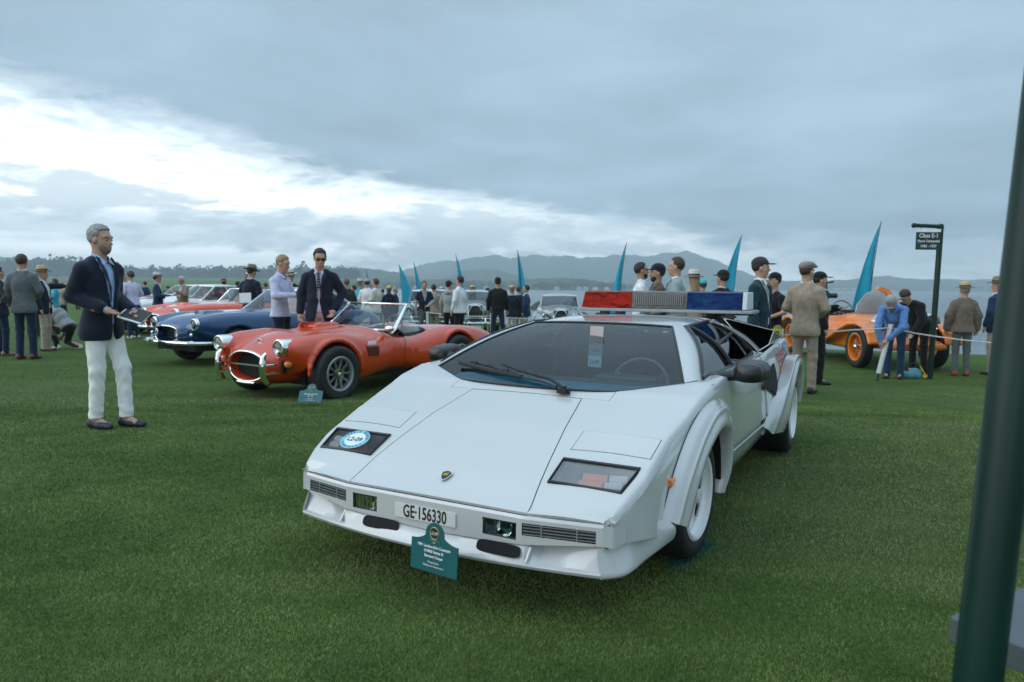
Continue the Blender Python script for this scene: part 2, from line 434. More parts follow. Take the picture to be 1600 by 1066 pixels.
# ------------------------------------------------------------------ lawn, sea, hills, air
def ss(a, b, x):
    t = np.clip((np.asarray(x, float) - a) / (b - a), 0, 1); return t * t * (3 - 2 * t)
SHY = np.array([-60, -8, 17, 33, 60, 150, 500, 1500]); SHX = np.array([68, 30.2, 11.6, -.3, -12, -40, -112, -330])
def shore(y): return np.interp(y, SHY, SHX)
def G(x, y):
    x = np.asarray(x, float); y = np.asarray(y, float)
    s = (x - shore(y)) * .8
    z = (-.12 * ss(6.2, 9.5, y) - .19 * ss(-14.5, -7.5, s) - .2 * ss(-8, -4, s) * ss(16, 21, y)) * (1 - ss(40, 90, y))
    z = z + 13.0 * ss(150, 1300, y)
    return z - 6.0 * ss(0, 2.2, s)
def g1(x, y): return float(G(x, y))
def ground_mat():
    m = bpy.data.materials.new('lawn_turf'); m.use_nodes = True; nt = m.node_tree; B = NB(nt); b = nt.nodes['Principled BSDF']
    tc = B.n('ShaderNodeTexCoord'); o = tc.outputs['Object']
    st = B.n('ShaderNodeMapping'); nt.links.new(o, st.inputs[0]); st.inputs['Scale'].default_value = (.55, 1.3, 1)
    n1 = B.noise(st.outputs[0], 1.1, 5, .6, .3); n2 = B.noise(o, 6, 4, .6); n3 = B.noise(o, 55, 3, .7); n4 = B.noise(o, 230, 2, .7)
    c = B.mix(B.sstep(n1, .3, .7), (.072, .150, .026), (.125, .205, .050))
    c = B.mix(B.m('MULTIPLY', B.sstep(n2, .52, .78), .55), c, (.082, .088, .040))
    c = B.mix(B.sstep(B.m('ADD', n3, B.m('MULTIPLY', n4, .7)), .62, 1.1), B.mix(.55, c, (.012, .026, .006)), B.mix(.3, c, (.09, .125, .045)))
    nt.links.new(c, b.inputs['Base Color']); b.inputs['Roughness'].default_value = .9; b.inputs['Specular IOR Level'].default_value = .15
    bp = B.n('ShaderNodeBump'); bp.inputs['Strength'].default_value = .8; bp.inputs['Distance'].default_value = .02
    nt.links.new(B.m('ADD', n3, n4), bp.inputs['Height']); nt.links.new(bp.outputs[0], b.inputs['Normal'])
    return m
turf = ground_mat()
ys = np.concatenate([[-60, -40, -25, -15], np.arange(-9, 42, 1.0), np.arange(42, 100, 6), np.arange(100, 700, 30), np.arange(700, 1500, 100), [1500]])
of = np.concatenate([[-4, -2.8, -2.2, -1.5, -.9, -.4, 0], np.arange(1, 36, 1.0), [40, 48, 60, 80, 120, 200, 330, 520, 800, 1200, 1900]])
Qx = shore(ys)[:, None] - of[None]; Qy = np.repeat(ys[:, None], len(of), 1)
Q = np.stack([Qx, Qy, G(Qx, Qy)], 2)
v, f = grid_mesh(Q); f = [q[::-1] for q in f]
lawn = link('lawn', mkmesh('lawn', v, f, turf)); lawn['kind'] = 'structure'
lawn_up = np.mean([p.normal.z for p in lawn.data.polygons])
if lawn_up < 0: lawn.data.flip_normals()

def sea_mat():
    m = bpy.data.materials.new('sea_water'); m.use_nodes = True; nt = m.node_tree; B = NB(nt); b = nt.nodes['Principled BSDF']
    tc = B.n('ShaderNodeTexCoord'); mp = B.n('ShaderNodeMapping'); nt.links.new(tc.outputs['Object'], mp.inputs[0]); mp.inputs['Scale'].default_value = (.25, 1, 1)
    n1 = B.noise(mp.outputs[0], .9, 6, .65); n2 = B.noise(mp.outputs[0], .05, 4, .6)
    nt.links.new(B.mix(B.sstep(n2, .35, .65), (.045, .075, .09), (.08, .115, .13)), b.inputs['Base Color'])
    b.inputs['Roughness'].default_value = .22; b.inputs['IOR'].default_value = 1.33
    bp = B.n('ShaderNodeBump'); bp.inputs['Strength'].default_value = .55; bp.inputs['Distance'].default_value = .25
    nt.links.new(n1, bp.inputs['Height']); nt.links.new(bp.outputs[0], b.inputs['Normal'])
    return m
sea = link('sea', mkmesh('sea', [(-4400, -55, -3.5), (4400, -55, -3.5), (4400, 4200, -3.5), (-4400, 4200, -3.5)], [[0, 1, 2, 3]], sea_mat())); sea['kind'] = 'structure'

hill_green = mat('hillside_scrub', (.042, .060, .030), .95, var=.55, vscale=.012, spec=.1)
hill_dry = mat('hillside_dry_grass', (.085, .090, .050), .95, var=.5, vscale=.02, spec=.1)
nrs = np.random.RandomState(5)
def vnoise(x, y, seed=0):
    """cheap smooth value noise"""
    r = np.random.RandomState(seed); T = r.rand(64, 64)
    xi = np.floor(x).astype(int); yi = np.floor(y).astype(int); u = x - xi; w = y - yi; u = u * u * (3 - 2 * u); w = w * w * (3 - 2 * w)
    g = lambda a, b: T[a % 64, b % 64]
    return (g(xi, yi) * (1 - u) + g(xi + 1, yi) * u) * (1 - w) + (g(xi, yi + 1) * (1 - u) + g(xi + 1, yi + 1) * u) * w
def fbm(x, y, seed=0, o=4):
    return sum(vnoise(x * 2 ** i, y * 2 ** i, seed + i) / 2 ** i for i in range(o)) / 1.9
def hill(name, ridge, D, depth, m, rough=.10, seed=0, tree=0.0):
    px = np.array([r[0] for r in ridge], float); py = np.array([r[1] for r in ridge], float)
    P = np.linspace(px[0], px[-1], 150); H = np.interp(P, px, py); H = np.convolve(np.pad(H, 7, 'edge'), np.ones(15) / 15, 'valid')
    wt = np.linspace(0, 1, 26); V = []
    R = [pix(a, b, D) for a, b in zip(P, H)]
    hz = np.array([max(r.z, -5.0) for r in R]); bx = np.array([r.x / r.y for r in R])
    for w in wt:
        prof = math.sin(min(1, w / .62) * math.pi / 2) ** 1.25 if w <= .62 else max(0, 1 - ((w - .62) / .38) ** 1.5)
        y = D - depth * .62 + depth * w
        n = fbm(bx * 26 + 7, np.full_like(bx, w * 5.0), seed, 5) - .5
        fine = (fbm(bx * 160, np.full_like(bx, w * 24.0), seed + 9, 3) - .5)
        z = -6 + (hz + 6) * prof * (1 + rough * 3.2 * n * math.sin(min(1, w) * math.pi)) + tree * fine * (prof > .05)
        # keep the silhouette at the ridge row in view
        V.append(np.stack([bx * y, np.full_like(bx, y), z], 1))
    v, f = grid_mesh(np.array(V)); f = [q[::-1] for q in f]
    o = link(name, mkmesh(name, v, f, m)); o['kind'] = 'structure'
    if np.mean([p.normal.z for p in o.data.polygons]) < 0: o.data.flip_normals()
    return o
hill('hill_range', [(520, 446), (590, 432), (650, 418), (700, 410), (760, 404), (820, 401), (900, 402), (960, 399), (1020, 401), (1060, 398), (1090, 403), (1130, 416), (1170, 431), (1205, 441), (1260, 446), (1300, 452)], 3300, 1500, hill_green, .16, 3, 14)
hill('hill_knoll', [(650, 446), (690, 438), (720, 426), (755, 419), (790, 424), (830, 436), (870, 446)], 2100, 500, hill_green, .12, 11, 8)
hill('hill_slope', [(560, 446), (620, 434), (660, 430), (720, 434), (800, 430), (860, 434), (930, 444), (960, 450)], 2500, 600, hill_dry, .14, 17, 6)
hill('hill_headland', [(380, 440), (430, 428), (475, 420), (540, 418), (590, 421), (640, 431), (670, 445)], 1700, 420, hill_green, .12, 23, 8)
hill('hill_far_shore', [(1140, 450), (1190, 441), (1240, 439), (1300, 442), (1345, 435), (1390, 431), (1425, 439), (1500, 437), (1560, 439), (1640, 441), (1800, 446)], 2700, 700, hill_green, .15, 31, 7)
hill('hill_wooded_shore', [(560, 448), (600, 440), (680, 437), (760, 440), (860, 436), (920, 440), (980, 448)], 1350, 160, hill_green, .2, 37, 7)
hill('hill_left', [(-700, 396), (-300, 398), (-60, 403), (40, 407), (110, 415), (180, 421), (260, 425), (360, 424), (430, 421), (520, 430), (600, 445)], 2000, 700, hill_green, .12, 41, 9)

# far wood along the golf field: one mass
leafm = mat('far_tree_foliage', (.030, .045, .022), .9, var=.5, vscale=.4, spec=.1)
r = np.random.RandomState(12); V = []; F = []
def wood(px0, px1, D0, D1, n, h0, h1, base=None):
    for _ in range(n):
        p = r.uniform(px0, px1); D = r.uniform(D0, D1); q = pix(p, 449, D); x, y = q.x, q.y
        zb = g1(x, y) if base is None else base; hh = r.uniform(h0, h1) * (1.25 if r.rand() < .12 else 1)
        w = hh * r.uniform(.28, .42)
        for k in range(100):
            a = r.normal(size=3); a /= np.linalg.norm(a); a *= r.rand() ** .35
            c = np.array([x, y, zb + hh * .50]) + a * [w * 1.25, w, hh * .50]; s_ = hh * r.uniform(.045, .10)
            t1 = r.normal(size=3); t1 /= np.linalg.norm(t1); t2 = np.cross(t1, r.normal(size=3)); t2 /= np.linalg.norm(t2)
            i = len(V); V.extend([c + s_ * t1, c + s_ * t2, c - s_ * t1, c - s_ * t2]); F.append([i, i + 1, i + 2, i + 3])
        i = len(V); e = hh * .02
        V.extend([(x - e, y, zb - .5), (x + e, y, zb - .5), (x + e, y, zb + hh * .6), (x - e, y, zb + hh * .6)]); F.append([i, i + 1, i + 2, i + 3])
wood(-120, 560, 1230, 1480, 640, 13, 25)
wood(-120, 150, 1150, 1300, 80, 24, 38)
far = link('far_wood', mkmesh('far_wood', V, F, leafm, False)); far['kind'] = 'stuff'
V = []; F = []
wood(560, 985, 1240, 1300, 130, 8, 15, -3); wood(1190, 1680, 2350, 2450, 170, 10, 22, -3)
far = link('shore_wood', mkmesh('shore_wood', V, F, leafm, False)); far['kind'] = 'stuff'
hb = MB()
for px, D in [(905, 1230), (915, 1235), (930, 1225), (948, 1240), (870, 1230), (1136, 2300), (1146, 2310), (1308, 2330), (1320, 2335), (1333, 2330), (1370, 2340), (1290, 2335), (700, 1235), (650, 1230), (760, 1236)]:
    q = pix(px, 447.5, D); s_ = D / 1300
    hb.box((q.x, q.y, -1.0), (9 * s_, 7, 5 * s_)); hb.box((q.x, q.y, 1.8 * s_), (6 * s_, 5, 2 * s_))
o = hb.build('far_houses', mat('far_house_paint', (.55, .55, .52), .8, var=.2, vscale=.02), smooth=False); o['kind'] = 'stuff'

rockm = mat('wet_rock', (.035, .035, .033), .7, var=.4, vscale=3, bump=.5, bscale=8)
def rock(px, py, D, sx, sz, label):
    q = pix(px, py, D); b = MB(); b.ball((0, 0, 0), (sx, sx * .6, sz), 14); rr = np.random.RandomState(int(px))
    b.v = [tuple(np.array(p) * (1 + .35 * (rr.rand() - .5))) for p in b.v]
    o = b.build('rock', rockm, smooth=False); o.location = (q.x, q.y, -3.5); tag(o, label, 'rock', 'rocks in the water')
rock(846, 460, 150, 3.2, 1.6, 'low dark rock heap in the water left of the light bar')
rock(858, 461, 146, 2.0, 1.0, 'small dark rock beside the low rock heap in the water')
rock(897, 465, 120, 2.2, .7, 'flat dark reef just left of the red lens of the light bar')

# mown grass blades near the camera: one object
def blades():
    r = np.random.RandomState(3); N = 780000
    u = r.rand(N); d0, d1 = 1.35, 17.0
    d = d0 * (d1 / d0) ** u                    # density ~ 1/d^2 per area
    b = r.uniform(-.80, .80, N); x = b * d; y = d
    z = G(x, y)
    h = r.uniform(.006, .0135, N) * (1 + .3 * (fbm(x * 1.5 + 40, y * 1.5, 2) - .5)); w = np.maximum(.0013, d * .00055) * r.uniform(.7, 1.3, N)
    h = h * (1 - .75 * ss(7, 16, d))
    a = r.uniform(0, 2 * np.pi, N); ln = r.uniform(.2, 1.3, N) * h; la = a + r.normal(0, .9, N)
    P = np.empty((N, 3, 3), np.float32)
    P[:, 0] = np.stack([x + w * np.cos(a), y + w * np.sin(a), z], 1)
    P[:, 1] = np.stack([x - w * np.cos(a), y - w * np.sin(a), z], 1)
    P[:, 2] = np.stack([x + ln * np.cos(la), y + ln * np.sin(la), z + h], 1)
    me = mkmesh('grass', P.reshape(-1, 3), np.arange(3 * N, dtype=np.int32).reshape(-1, 3), None, False)
    at = me.attributes.new('tint', 'FLOAT', 'POINT')
    pat = .55 * fbm(x * .9 + 20, y * 1.5 + 20, 8, 5) + .45 * fbm(x * 4 + 5, y * 6 + 9, 33, 3); t = np.clip(.5 + 2.9 * (pat - .5) + r.normal(0, .16, N), 0, 1)
    at.data.foreach_set('value', np.repeat(t, 3).astype(np.float32))
    at2 = me.attributes.new('dry', 'FLOAT', 'POINT')
    dr = np.clip((fbm(x * .45 + 3, y * .9 + 9, 21, 4) - .50) * 3.0, 0, .75) + (r.rand(N) < .06) * .7
    at2.data.foreach_set('value', np.repeat(np.clip(dr, 0, 1), 3).astype(np.float32))
    m = bpy.data.materials.new('grass_blade'); m.use_nodes = True; nt = m.node_tree; B = NB(nt); bs = nt.nodes['Principled BSDF']
    A = B.n('ShaderNodeAttribute', attribute_name='tint'); D = B.n('ShaderNodeAttribute', attribute_name='dry')
    c = B.mix(A.outputs['Fac'], (.062, .120, .018), (.205, .275, .075))
    c = B.mix(D.outputs['Fac'], c, (.25, .255, .13))
    nt.links.new(c, bs.inputs['Base Color']); bs.inputs['Roughness'].default_value = .6; bs.inputs['Specular IOR Level'].default_value = .25
    me.materials.append(m)
    o = link('grass', me); o['kind'] = 'stuff'
blades()

# closed box of air
hv = MB().box((0, 2080, 82), (9000, 4300, 182)).build('haze', None, smooth=False); hv['kind'] = 'stuff'
hm = bpy.data.materials.new('sea_air'); hm.use_nodes = True; nt = hm.node_tree; nt.nodes.clear()
pv = nt.nodes.new('ShaderNodeVolumePrincipled'); pv.inputs['Color'].default_value = (.76, .93, 1, 1); pv.inputs['Density'].default_value = .00044; pv.inputs['Anisotropy'].default_value = .1
ov = nt.nodes.new('ShaderNodeOutputMaterial'); nt.links.new(pv.outputs[0], ov.inputs['Volume'])
hv.data.materials.clear(); hv.data.materials.append(hm)
# ------------------------------------------------------------------ wheels
def wheel(parent, c, R, Rr, w, side, style, m_rim, name='wheel', seg=40, tilt=0.0, m_hub=None):
    """axle along local y; side=+1 outer face towards +y"""
    o = link(name, None, parent); o.location = c; o.rotation_euler = (0, 0, tilt); o.empty_display_size = .1
    hw = w / 2; s = side
    t = MB().lathe([(Rr - .012, -hw * .86 * s), (Rr + .012, -hw * s), (R - .035, -hw * 1.0 * s), (R - .008, -hw * .84 * s), (R, -hw * .55 * s), (R, hw * .55 * s),
                    (R - .008, hw * .84 * s), (R - .03, hw * 1.0 * s), (R - .05, hw * 1.02 * s), (Rr + .014, hw * 1.0 * s), (Rr, hw * .9 * s), (Rr - .012, hw * .86 * s)], seg)
    for i in range(3):
        pass
    t.build('tyre', rubber, o, angle=50)
    b = MB()
    if style == 'dish':            # deep dish with round holes
        lip = [(Rr - .004, hw * .86 * s), (Rr + .004, hw * 1.0 * s), (Rr - .006, hw * 1.06 * s), (Rr - .018, hw * 1.02 * s), (Rr - .022, hw * .80 * s), (Rr - .034, hw * .74 * s),
               (Rr - .040, hw * .58 * s)]
        b.lathe(lip, seg)
        o2 = b.build('rim', m_rim, o, angle=50)
        # disc with five holes, hub in the middle
        yb = hw * .60 * s; n = 90; rr_ = np.linspace(.0, Rr - .038, 26); V = []; F = []
        for r_ in rr_:
            for k in range(n):
                a = 2 * math.pi * k / n
                V.append((r_ * math.cos(a), yb + s * .018 * math.cos(min(1, r_ / (Rr - .04)) * math.pi / 2), r_ * math.sin(a)))
        hc = (Rr - .04) * .62; hr = Rr * .235
        for i in range(25):
            for k in range(n):
                rm = (rr_[i] + rr_[i + 1]) / 2; a = 2 * math.pi * (k + .5) / n; x, z = rm * math.cos(a), rm * math.sin(a)
                if min(math.hypot(x - hc * math.cos(q), z - hc * math.sin(q)) for q in [math.pi / 2 + 2 * math.pi * j / 5 for j in range(5)]) > hr:
                    F.append([i * n + k, (i + 1) * n + k, (i + 1) * n + (k + 1) % n, i * n + (k + 1) % n])
        me = mkmesh('wheel_disc', V, F, m_rim, True); d = link('wheel_disc', me, o); md = d.modifiers.new('s', 'SOLIDIFY'); md.thickness = .008; md.offset = 0
        rg = MB()
        for j in range(5):
            q = math.pi / 2 + 2 * math.pi * j / 5; cx_, cz_ = hc * math.cos(q), hc * math.sin(q)
            rg.tube([(cx_ + hr * math.cos(a), yb + s * .010, cz_ + hr * math.sin(a)) for a in np.linspace(0, 2 * math.pi, 25)[:-1]], .006, 8, close=True)
        rg.build('hole_ring', m_rim, o)
        MB().lathe([(0, yb + s * .045), (.03, yb + s * .045), (.036, yb + s * .02), (.04, yb)], 20).build('hub_cap', m_rim, o)
    elif style in ('spoke10', 'cobra'):
        b.lathe([(Rr - .006, hw * .86 * s), (Rr + .006, hw * .98 * s), (Rr - .004, hw * 1.04 * s), (Rr - .026, hw * 1.0 * s), (Rr - .034, hw * .80 * s), (Rr - .036, -hw * .2 * s), (Rr - .05, -hw * .3 * s)], seg)
        yo = hw * .55 * s; rh = Rr * .22
        b.lathe([(0, yo), (rh * .8, yo), (rh, yo - .02 * s), (rh, yo - .06 * s)], 20)
        for k in range(10):
            a = 2 * math.pi * k / 10; R3 = Matrix.Rotation(-a, 3, 'Y'); L = Rr - .03 - rh * .8
            q = Rr * .055
            pts = [Vector((rh * .8, yo - .012 * s, 0)), Vector((rh + L * .5, yo + .004 * s, 0)), Vector((Rr - .025, yo + .002 * s, 0))]
            for wd in (0,):
                prof = []
                vv = []
                for p, hwid in zip(pts, (q * .8, q, q * 1.5)):
                    for dz_, dy_ in ((-hwid, 0), (-hwid * .45, .014 * s), (hwid * .45, .014 * s), (hwid, 0), (0, -.03 * s)):
                        vv.append(R3 @ (p + Vector((0, dy_, dz_))))
                ff = [[i * 5 + j, (i + 1) * 5 + j, (i + 1) * 5 + (j + 1) % 5, i * 5 + (j + 1) % 5] for i in range(2) for j in range(5)]
                b.add(vv, ff)
        b.build('rim', m_rim, o, angle=40)
        hb = MB().lathe([(0, yo + .055 * s), (.018, yo + .055 * s), (.028, yo + .04 * s), (.034, yo)], 16)
        for k in range(3):
            a = 2 * math.pi * k / 3 + .5
            hb.box((.045 * math.cos(a), yo + .035 * s, .045 * math.sin(a)), (.07, .012, .02), Matrix.Rotation(-a, 3, 'Y'))
        hb.build('knock_off_hub', chrome, o)
        MB().lathe([(0, -hw * .3 * s), (Rr - .04, -hw * .3 * s)], seg).build('brake_disc', void, o)
    elif style == 'wire':
        b.lathe([(Rr - .01, hw * .8 * s), (Rr + .012, hw * 1.0 * s), (Rr - .004, hw * 1.06 * s), (Rr - .02, hw * .98 * s), (Rr - .03, hw * .5 * s), (Rr - .03, -hw * .6 * s), (Rr - .01, -hw * .9 * s)], seg)
        b.build('rim', m_rim, o, angle=50)
        sp = MB(); rh = Rr * .17
        for k in range(28):
            a = 2 * math.pi * k / 28; da = .35 if k % 2 else -.35
            sp.tube([(rh * math.cos(a + da), hw * (.9 if k % 4 < 2 else .2) * s, rh * math.sin(a + da)), ((Rr - .025) * math.cos(a), hw * (.15 if k % 4 < 2 else .3) * s, (Rr - .025) * math.sin(a))], .0045, 4, False)
        sp.build('spokes', m_hub or m_rim, o)
        MB().lathe([(0, hw * 1.25 * s), (.03, hw * 1.25 * s), (.05, hw * .95 * s), (rh, hw * .9 * s), (rh * 1.05, -hw * .3 * s)], 18).build('hub_cap', chrome, o)
    else:                          # plain steel disc with chrome cap
        b.lathe([(Rr + .006, hw * .98 * s), (Rr - .006, hw * 1.02 * s), (Rr - .03, hw * .9 * s), (Rr * .6, hw * .62 * s), (Rr * .4, hw * .75 * s), (0, hw * .75 * s)], seg)
        b.build('rim', m_rim, o, angle=50)
        MB().lathe([(Rr * .42, hw * .74 * s), (Rr * .36, hw * .95 * s), (0, hw * 1.05 * s)], 20).build('hub_cap', chrome, o)
    return o

# ------------------------------------------------------------------ the white wedge
paint_w = mat('white_car_paint', (.50, .51, .505), .26, coat=1.0, var=.015, vscale=2)
rim_w = mat('white_wheel_paint', (.74, .75, .75), .3, coat=.4, var=.02)
lens_clear = glass('ribbed_lens', (.70, .71, .71), .30, .16)
def wedge():
    car = thing('sports_car', 'white wedge sports car with police light bar, pointed nose towards the camera', 'sports car', (.119, 3.558, 0), rad(-118.5))
    px_ = np.array([.93, .9, .767, .617, .55, .41, .106, .011, -.186, -.5]); pz_ = np.array([.402, .411, .484, .549, .574, .628, .716, .748, .786, .80])
    P = lambda x: float(np.interp(-x, -px_, pz_))
    yx = np.array([.93, .875, .78, .66, .5, .38, .2, -.06, -.3, -.5]); yy = np.array([.716, .736, .770, .797, .802, .806, .828, .848, .858, .855])
    Yo = lambda x: float(np.interp(-x, -yx, yy))
    CR = .440                                                     # crease line between bonnet and wing
    cr_ = lambda x: float(np.interp(-x, [-.93, -.9, -.77, .0], [.430, .436, .442, .448]))
    crown = lambda x, y: .010 * (1 - (y / .45) ** 2)
    # bonnet lid
    Q = []
    for x in np.linspace(.918, .112, 22):
        t = (.9 - x) / (.9 - .106); w = .431 + (.305 - .431) * max(0, t)
        Q.append([(x + .012 * (1 - s * s) * (x > .85), w * s, P(x) + .005 * (1 - s * s)) for s in np.linspace(-1, 1, 15)])
    sheet('bonnet', Q, paint_w, car, .012)
    MB().add([(.9, -.44, .395), (.9, .44, .395), (.1, .33, .69), (.1, -.33, .69)], [[0, 1, 2, 3]]).build('bonnet_shut_line', void, car)
    # cowl strips beside and behind the lid
    for mir in (0, 1):
        Q = []
        for x in np.linspace(.915, .106, 22):
            t = (.9 - x) / (.9 - .106); w = .436 + (.310 - .436) * max(0, t); e = cr_(x)
            Q.append([(x, w + (max(e, w + .001) - w) * s, P(x)) for s in np.linspace(0, 1, 5)])
        sheet('wing_inner_strip', Q, paint_w, car, .012, mirror=mir)
    Q = []
    ws = lambda y: (.055 - (.055 - .011) * (abs(y) / .448) ** 2)    # lower windscreen line
    for s in np.linspace(0, 1, 8):
        row = []
        for y in np.linspace(-.445, .445, 23):
            x0 = .104 if abs(y) < .31 else .104 - .0 ; x1 = ws(y)
            x = x0 + (x1 - x0) * s
            row.append((x, y, P(x) + .005 * max(0, 1 - (y / .31) ** 2)))
        Q.append(row)
    sheet('cowl', Q, paint_w, car, .012)
    # wing tops: x rows, inner -> outer, with cut-outs for lamp and pop-up cover
    xs = sorted(set(list(np.linspace(.92, .767, 6)) + list(np.linspace(.767, .617, 7)) + [.585, .557] + list(np.linspace(.553, .412, 6)) + list(np.linspace(.408, .011, 14)) + list(np.linspace(.011, -.186, 8)) + list(np.linspace(-.186, -.45, 8))), reverse=True)
    for mir in (0, 1):
        Q = []
        for x in xs:
            yi = cr_(x) if x > .011 else (.448 + (.729 - .448) * (.011 - x) / .197 if x > -.186 else .729 + .05 * min(1, (-.186 - x) / .1))
            yo = Yo(x); row = []
            for s in [0, .002, .25, .5, .75, .925, .97, 1]:
                y = yi + (yo - yi) * s
                z = P(x) + .006 * math.sin(math.pi * s) - .0
                row.append((x, y, z))
            row[-1] = (x, yo + .002, P(x) - .002)
            if x > .85: row = [(p_[0] - .045 * max(0, (p_[1] - .44) / .30) ** 1.3 * min(1, (x - .85) / .06), p_[1], p_[2]) for p_ in row]
            x = row[-1][0]; k_ = float(ss(.93, .84, x)); row += [(x, yo + .002 + .008 * k_, P(x) - .009), (x, yo + .002 + .0145 * k_, P(x) - .022 + .008 * (1 - k_)), (x, yo + .002 + .017 * k_, P(x) - .034 + .016 * (1 - k_))]
            Q.append(row)
        def keep(c, mir=mir):
            x, y = c[0], abs(c[1]); t = (y - cr_(x)) / (Yo(x) - cr_(x))
            if .617 < x < .767 and .002 < t < .925: return False
            if .412 < x < .552 and .002 < t < .97: return False
            return True
        sheet('front_wing_top', Q, paint_w, car, .014, keep, mir)
        # pop-up lamp cover
        Qc = []
        for x in np.linspace(.549, .415, 7):
            yi, yo = cr_(x), Yo(x); d = yo - yi; row = []
            for s in np.linspace(.012, .96, 9): row.append((x, yi + d * s, P(x) + .006 * math.sin(math.pi * s) + .001))
            Qc.append(row)
        sheet('headlamp_cover', Qc, paint_w, car, .012, None, mir)
        sg = -1 if mir else 1
        def pt(x, s, dz=0.0): yi, yo = cr_(x), Yo(x); return (x, sg * (yi + (yo - yi) * s), P(x) + dz)
        MB().add([pt(.56, 0, -.022), pt(.56, .97, -.022), pt(.40, .97, -.022), pt(.40, 0, -.022)], [[0, 1, 2, 3]]).build('cover_shut_line', void, car)
        # indicator lamp: black rubber frame, housing, bulbs, ribbed lens
        cs = [(.762, .012), (.622, .012), (.622, .915), (.762, .905)]
        fr = MB().tube([pt(x, s, .003) for x, s in cs], .0085, 6, close=True).build('lamp_frame', black, car)
        bx = MB(); lo = [pt(x, s, -.075) for x, s in cs]; hi = [pt(x, s, -.004) for x, s in cs]
        bx.add(hi + lo, [[4, 5, 6, 7]] + [[i, (i + 1) % 4, 4 + (i + 1) % 4, 4 + i] for i in range(4)])
        lamp = bx.build('lamp_housing', mat('lamp_reflector', (.25, .24, .24), .4, .2, var=.1), car)
        q0, q1 = pt(.70, .34, -.038), pt(.69, .60, -.038)
        MB().tube([pt(.716, .34, -.032), pt(.712, .62, -.032)], .027, 14).tube([pt(.676, .34, -.030), pt(.672, .62, -.030)], .027, 14).build('amber_bulb', amber, lamp)
        rb_ = MB()
        for k in range(1, 30, 1): rb_.tube([pt(.758, .012 + .89 * k / 30, .0015), pt(.626, .012 + .90 * k / 30, .0015)], .0008, 4, False)
        rb_.build('lens_ribs', mat('rib_grey', (.26, .26, .27), .3, var=.05), lamp)
        MB().tube([pt(.71, .64, -.032), pt(.70, .83, -.032)], .027, 14).tube([pt(.67, .64, -.03), pt(.66, .83, -.03)], .026, 14).build('clear_bulb', mat('frosted_bulb', (.62, .63, .63), .25, var=.05), lamp)
        Ql = [[pt(x, s, .001) for s in np.linspace(.02, .905, 121)] for x in np.linspace(.760, .624, 2)]
        Ql = [[(p[0], p[1], p[2] + (.0006 if j % 2 else 0)) for j, p in enumerate(rw)] for rw in Ql]
        me = mkmesh('lamp_lens', *grid_mesh(np.array(Ql)), lens_clear, False); link('lamp_lens', me, car)
    # ---- flanks (nose to door)
    def flank(name, secs, res, keep=None, m=paint_w):
        for mir in (0, 1): sheet(name, grid_fine(secs, *res), m, car, .012, keep, mir, 50)
    def sec(x, pts): return [(x, y, z) for y, z in pts]
    def fsec(x, ym, zm, yb, zb):
        yo, z = Yo(x) + .004, P(x) - .006
        return sec(x, [(yo - .006, z - .004), (yo + .012, z - .024), (yo * .55 + ym * .45 + .006, z * .55 + zm * .45), (ym, zm), (yb, zb)])
    S1 = [fsec(.868, .748, .365, .742, .325), fsec(.80, .785, .41, .79, .32), fsec(.66, .818, .45, .835, .30), fsec(.45, .84, .50, .85, .25), fsec(.2, .86, .56, .86, .22), fsec(-.05, .872, .58, .865, .2), fsec(-.3, .885, .52, .87, .2), fsec(-.425, .893, .46, .872, .2)]
    flank('front_wing_side', S1, (46, 22), lambda c: math.hypot(c[0], c[2] - .29) > .40)
    S2 = [sec(-.432, [(.858, .789), (.868, .775), (.886, .62), (.895, .43), (.885, .405)]), sec(-.9, [(.845, .792), (.856, .778), (.886, .62), (.905, .42), (.893, .395)]), sec(-1.4, [(.845, .797), (.856, .782), (.888, .62), (.910, .405), (.897, .38)]), sec(-1.66, [(.848, .80), (.86, .786), (.892, .62), (.913, .40), (.90, .375)])]
    # door rear edge leans forward at the bottom
    D = grid_fine(S2, 20, 16)
    def lean(c): return c[0] > -1.60 + .62 * max(0, (.80 - c[2])) - .0
    for mir in (0, 1): sheet('door', D, paint_w, car, .012, lean, mir, 50)
    for sg in (1, -1):
        Qd = np.array(grid_fine([sec(-1.02, [(.845, .79), (.886, .62), (.905, .42)]), sec(-1.4, [(.845, .79), (.886, .62), (.908, .41)]), sec(-1.95, [(.85, .80), (.892, .62), (.913, .40)])], 16, 14)); Qd[..., 1] -= .004
        sheet('rear_quarter', Qd, paint_w, car, .01, None, sg < 0, 50)
    SL = [sec(-.40, [(.875, .385), (.86, .30), (.80, .20), (.74, .19)]), sec(-1.2, [(.893, .372), (.87, .28), (.81, .19), (.74, .18)]), sec(-1.9, [(.905, .355), (.88, .28), (.82, .19), (.74, .18)])]
    flank('sill', SL, (14, 12))
    for sg in (1, -1): MB().tube([(-.42, sg * .891, .392), (-1.2, sg * .902, .379), (-1.85, sg * .908, .362)], .006, 6).build('sill_trim', paint_w, car)
    # ---- rear quarter and haunch
    SR = [sec(-1.62, [(.84, .780), (.845, .800), (.862, .784), (.892, .62), (.913, .40), (.89, .28)]), sec(-2.0, [(.84, .805), (.846, .83), (.868, .81), (.90, .62), (.92, .40), (.89, .27)]), sec(-2.5, [(.835, .825), (.842, .85), (.868, .83), (.91, .62), (.92, .42), (.9, .3)]), sec(-2.9, [(.82, .825), (.83, .848), (.86, .82), (.9, .6), (.9, .42), (.88, .34)]), sec(-3.13, [(.78, .80), (.79, .83), (.82, .80), (.84, .6), (.83, .42), (.8, .36)])]
    flank('rear_wing', SR, (40, 30), lambda c: math.hypot(c[0] + 2.45, c[2] - .31) > .37)
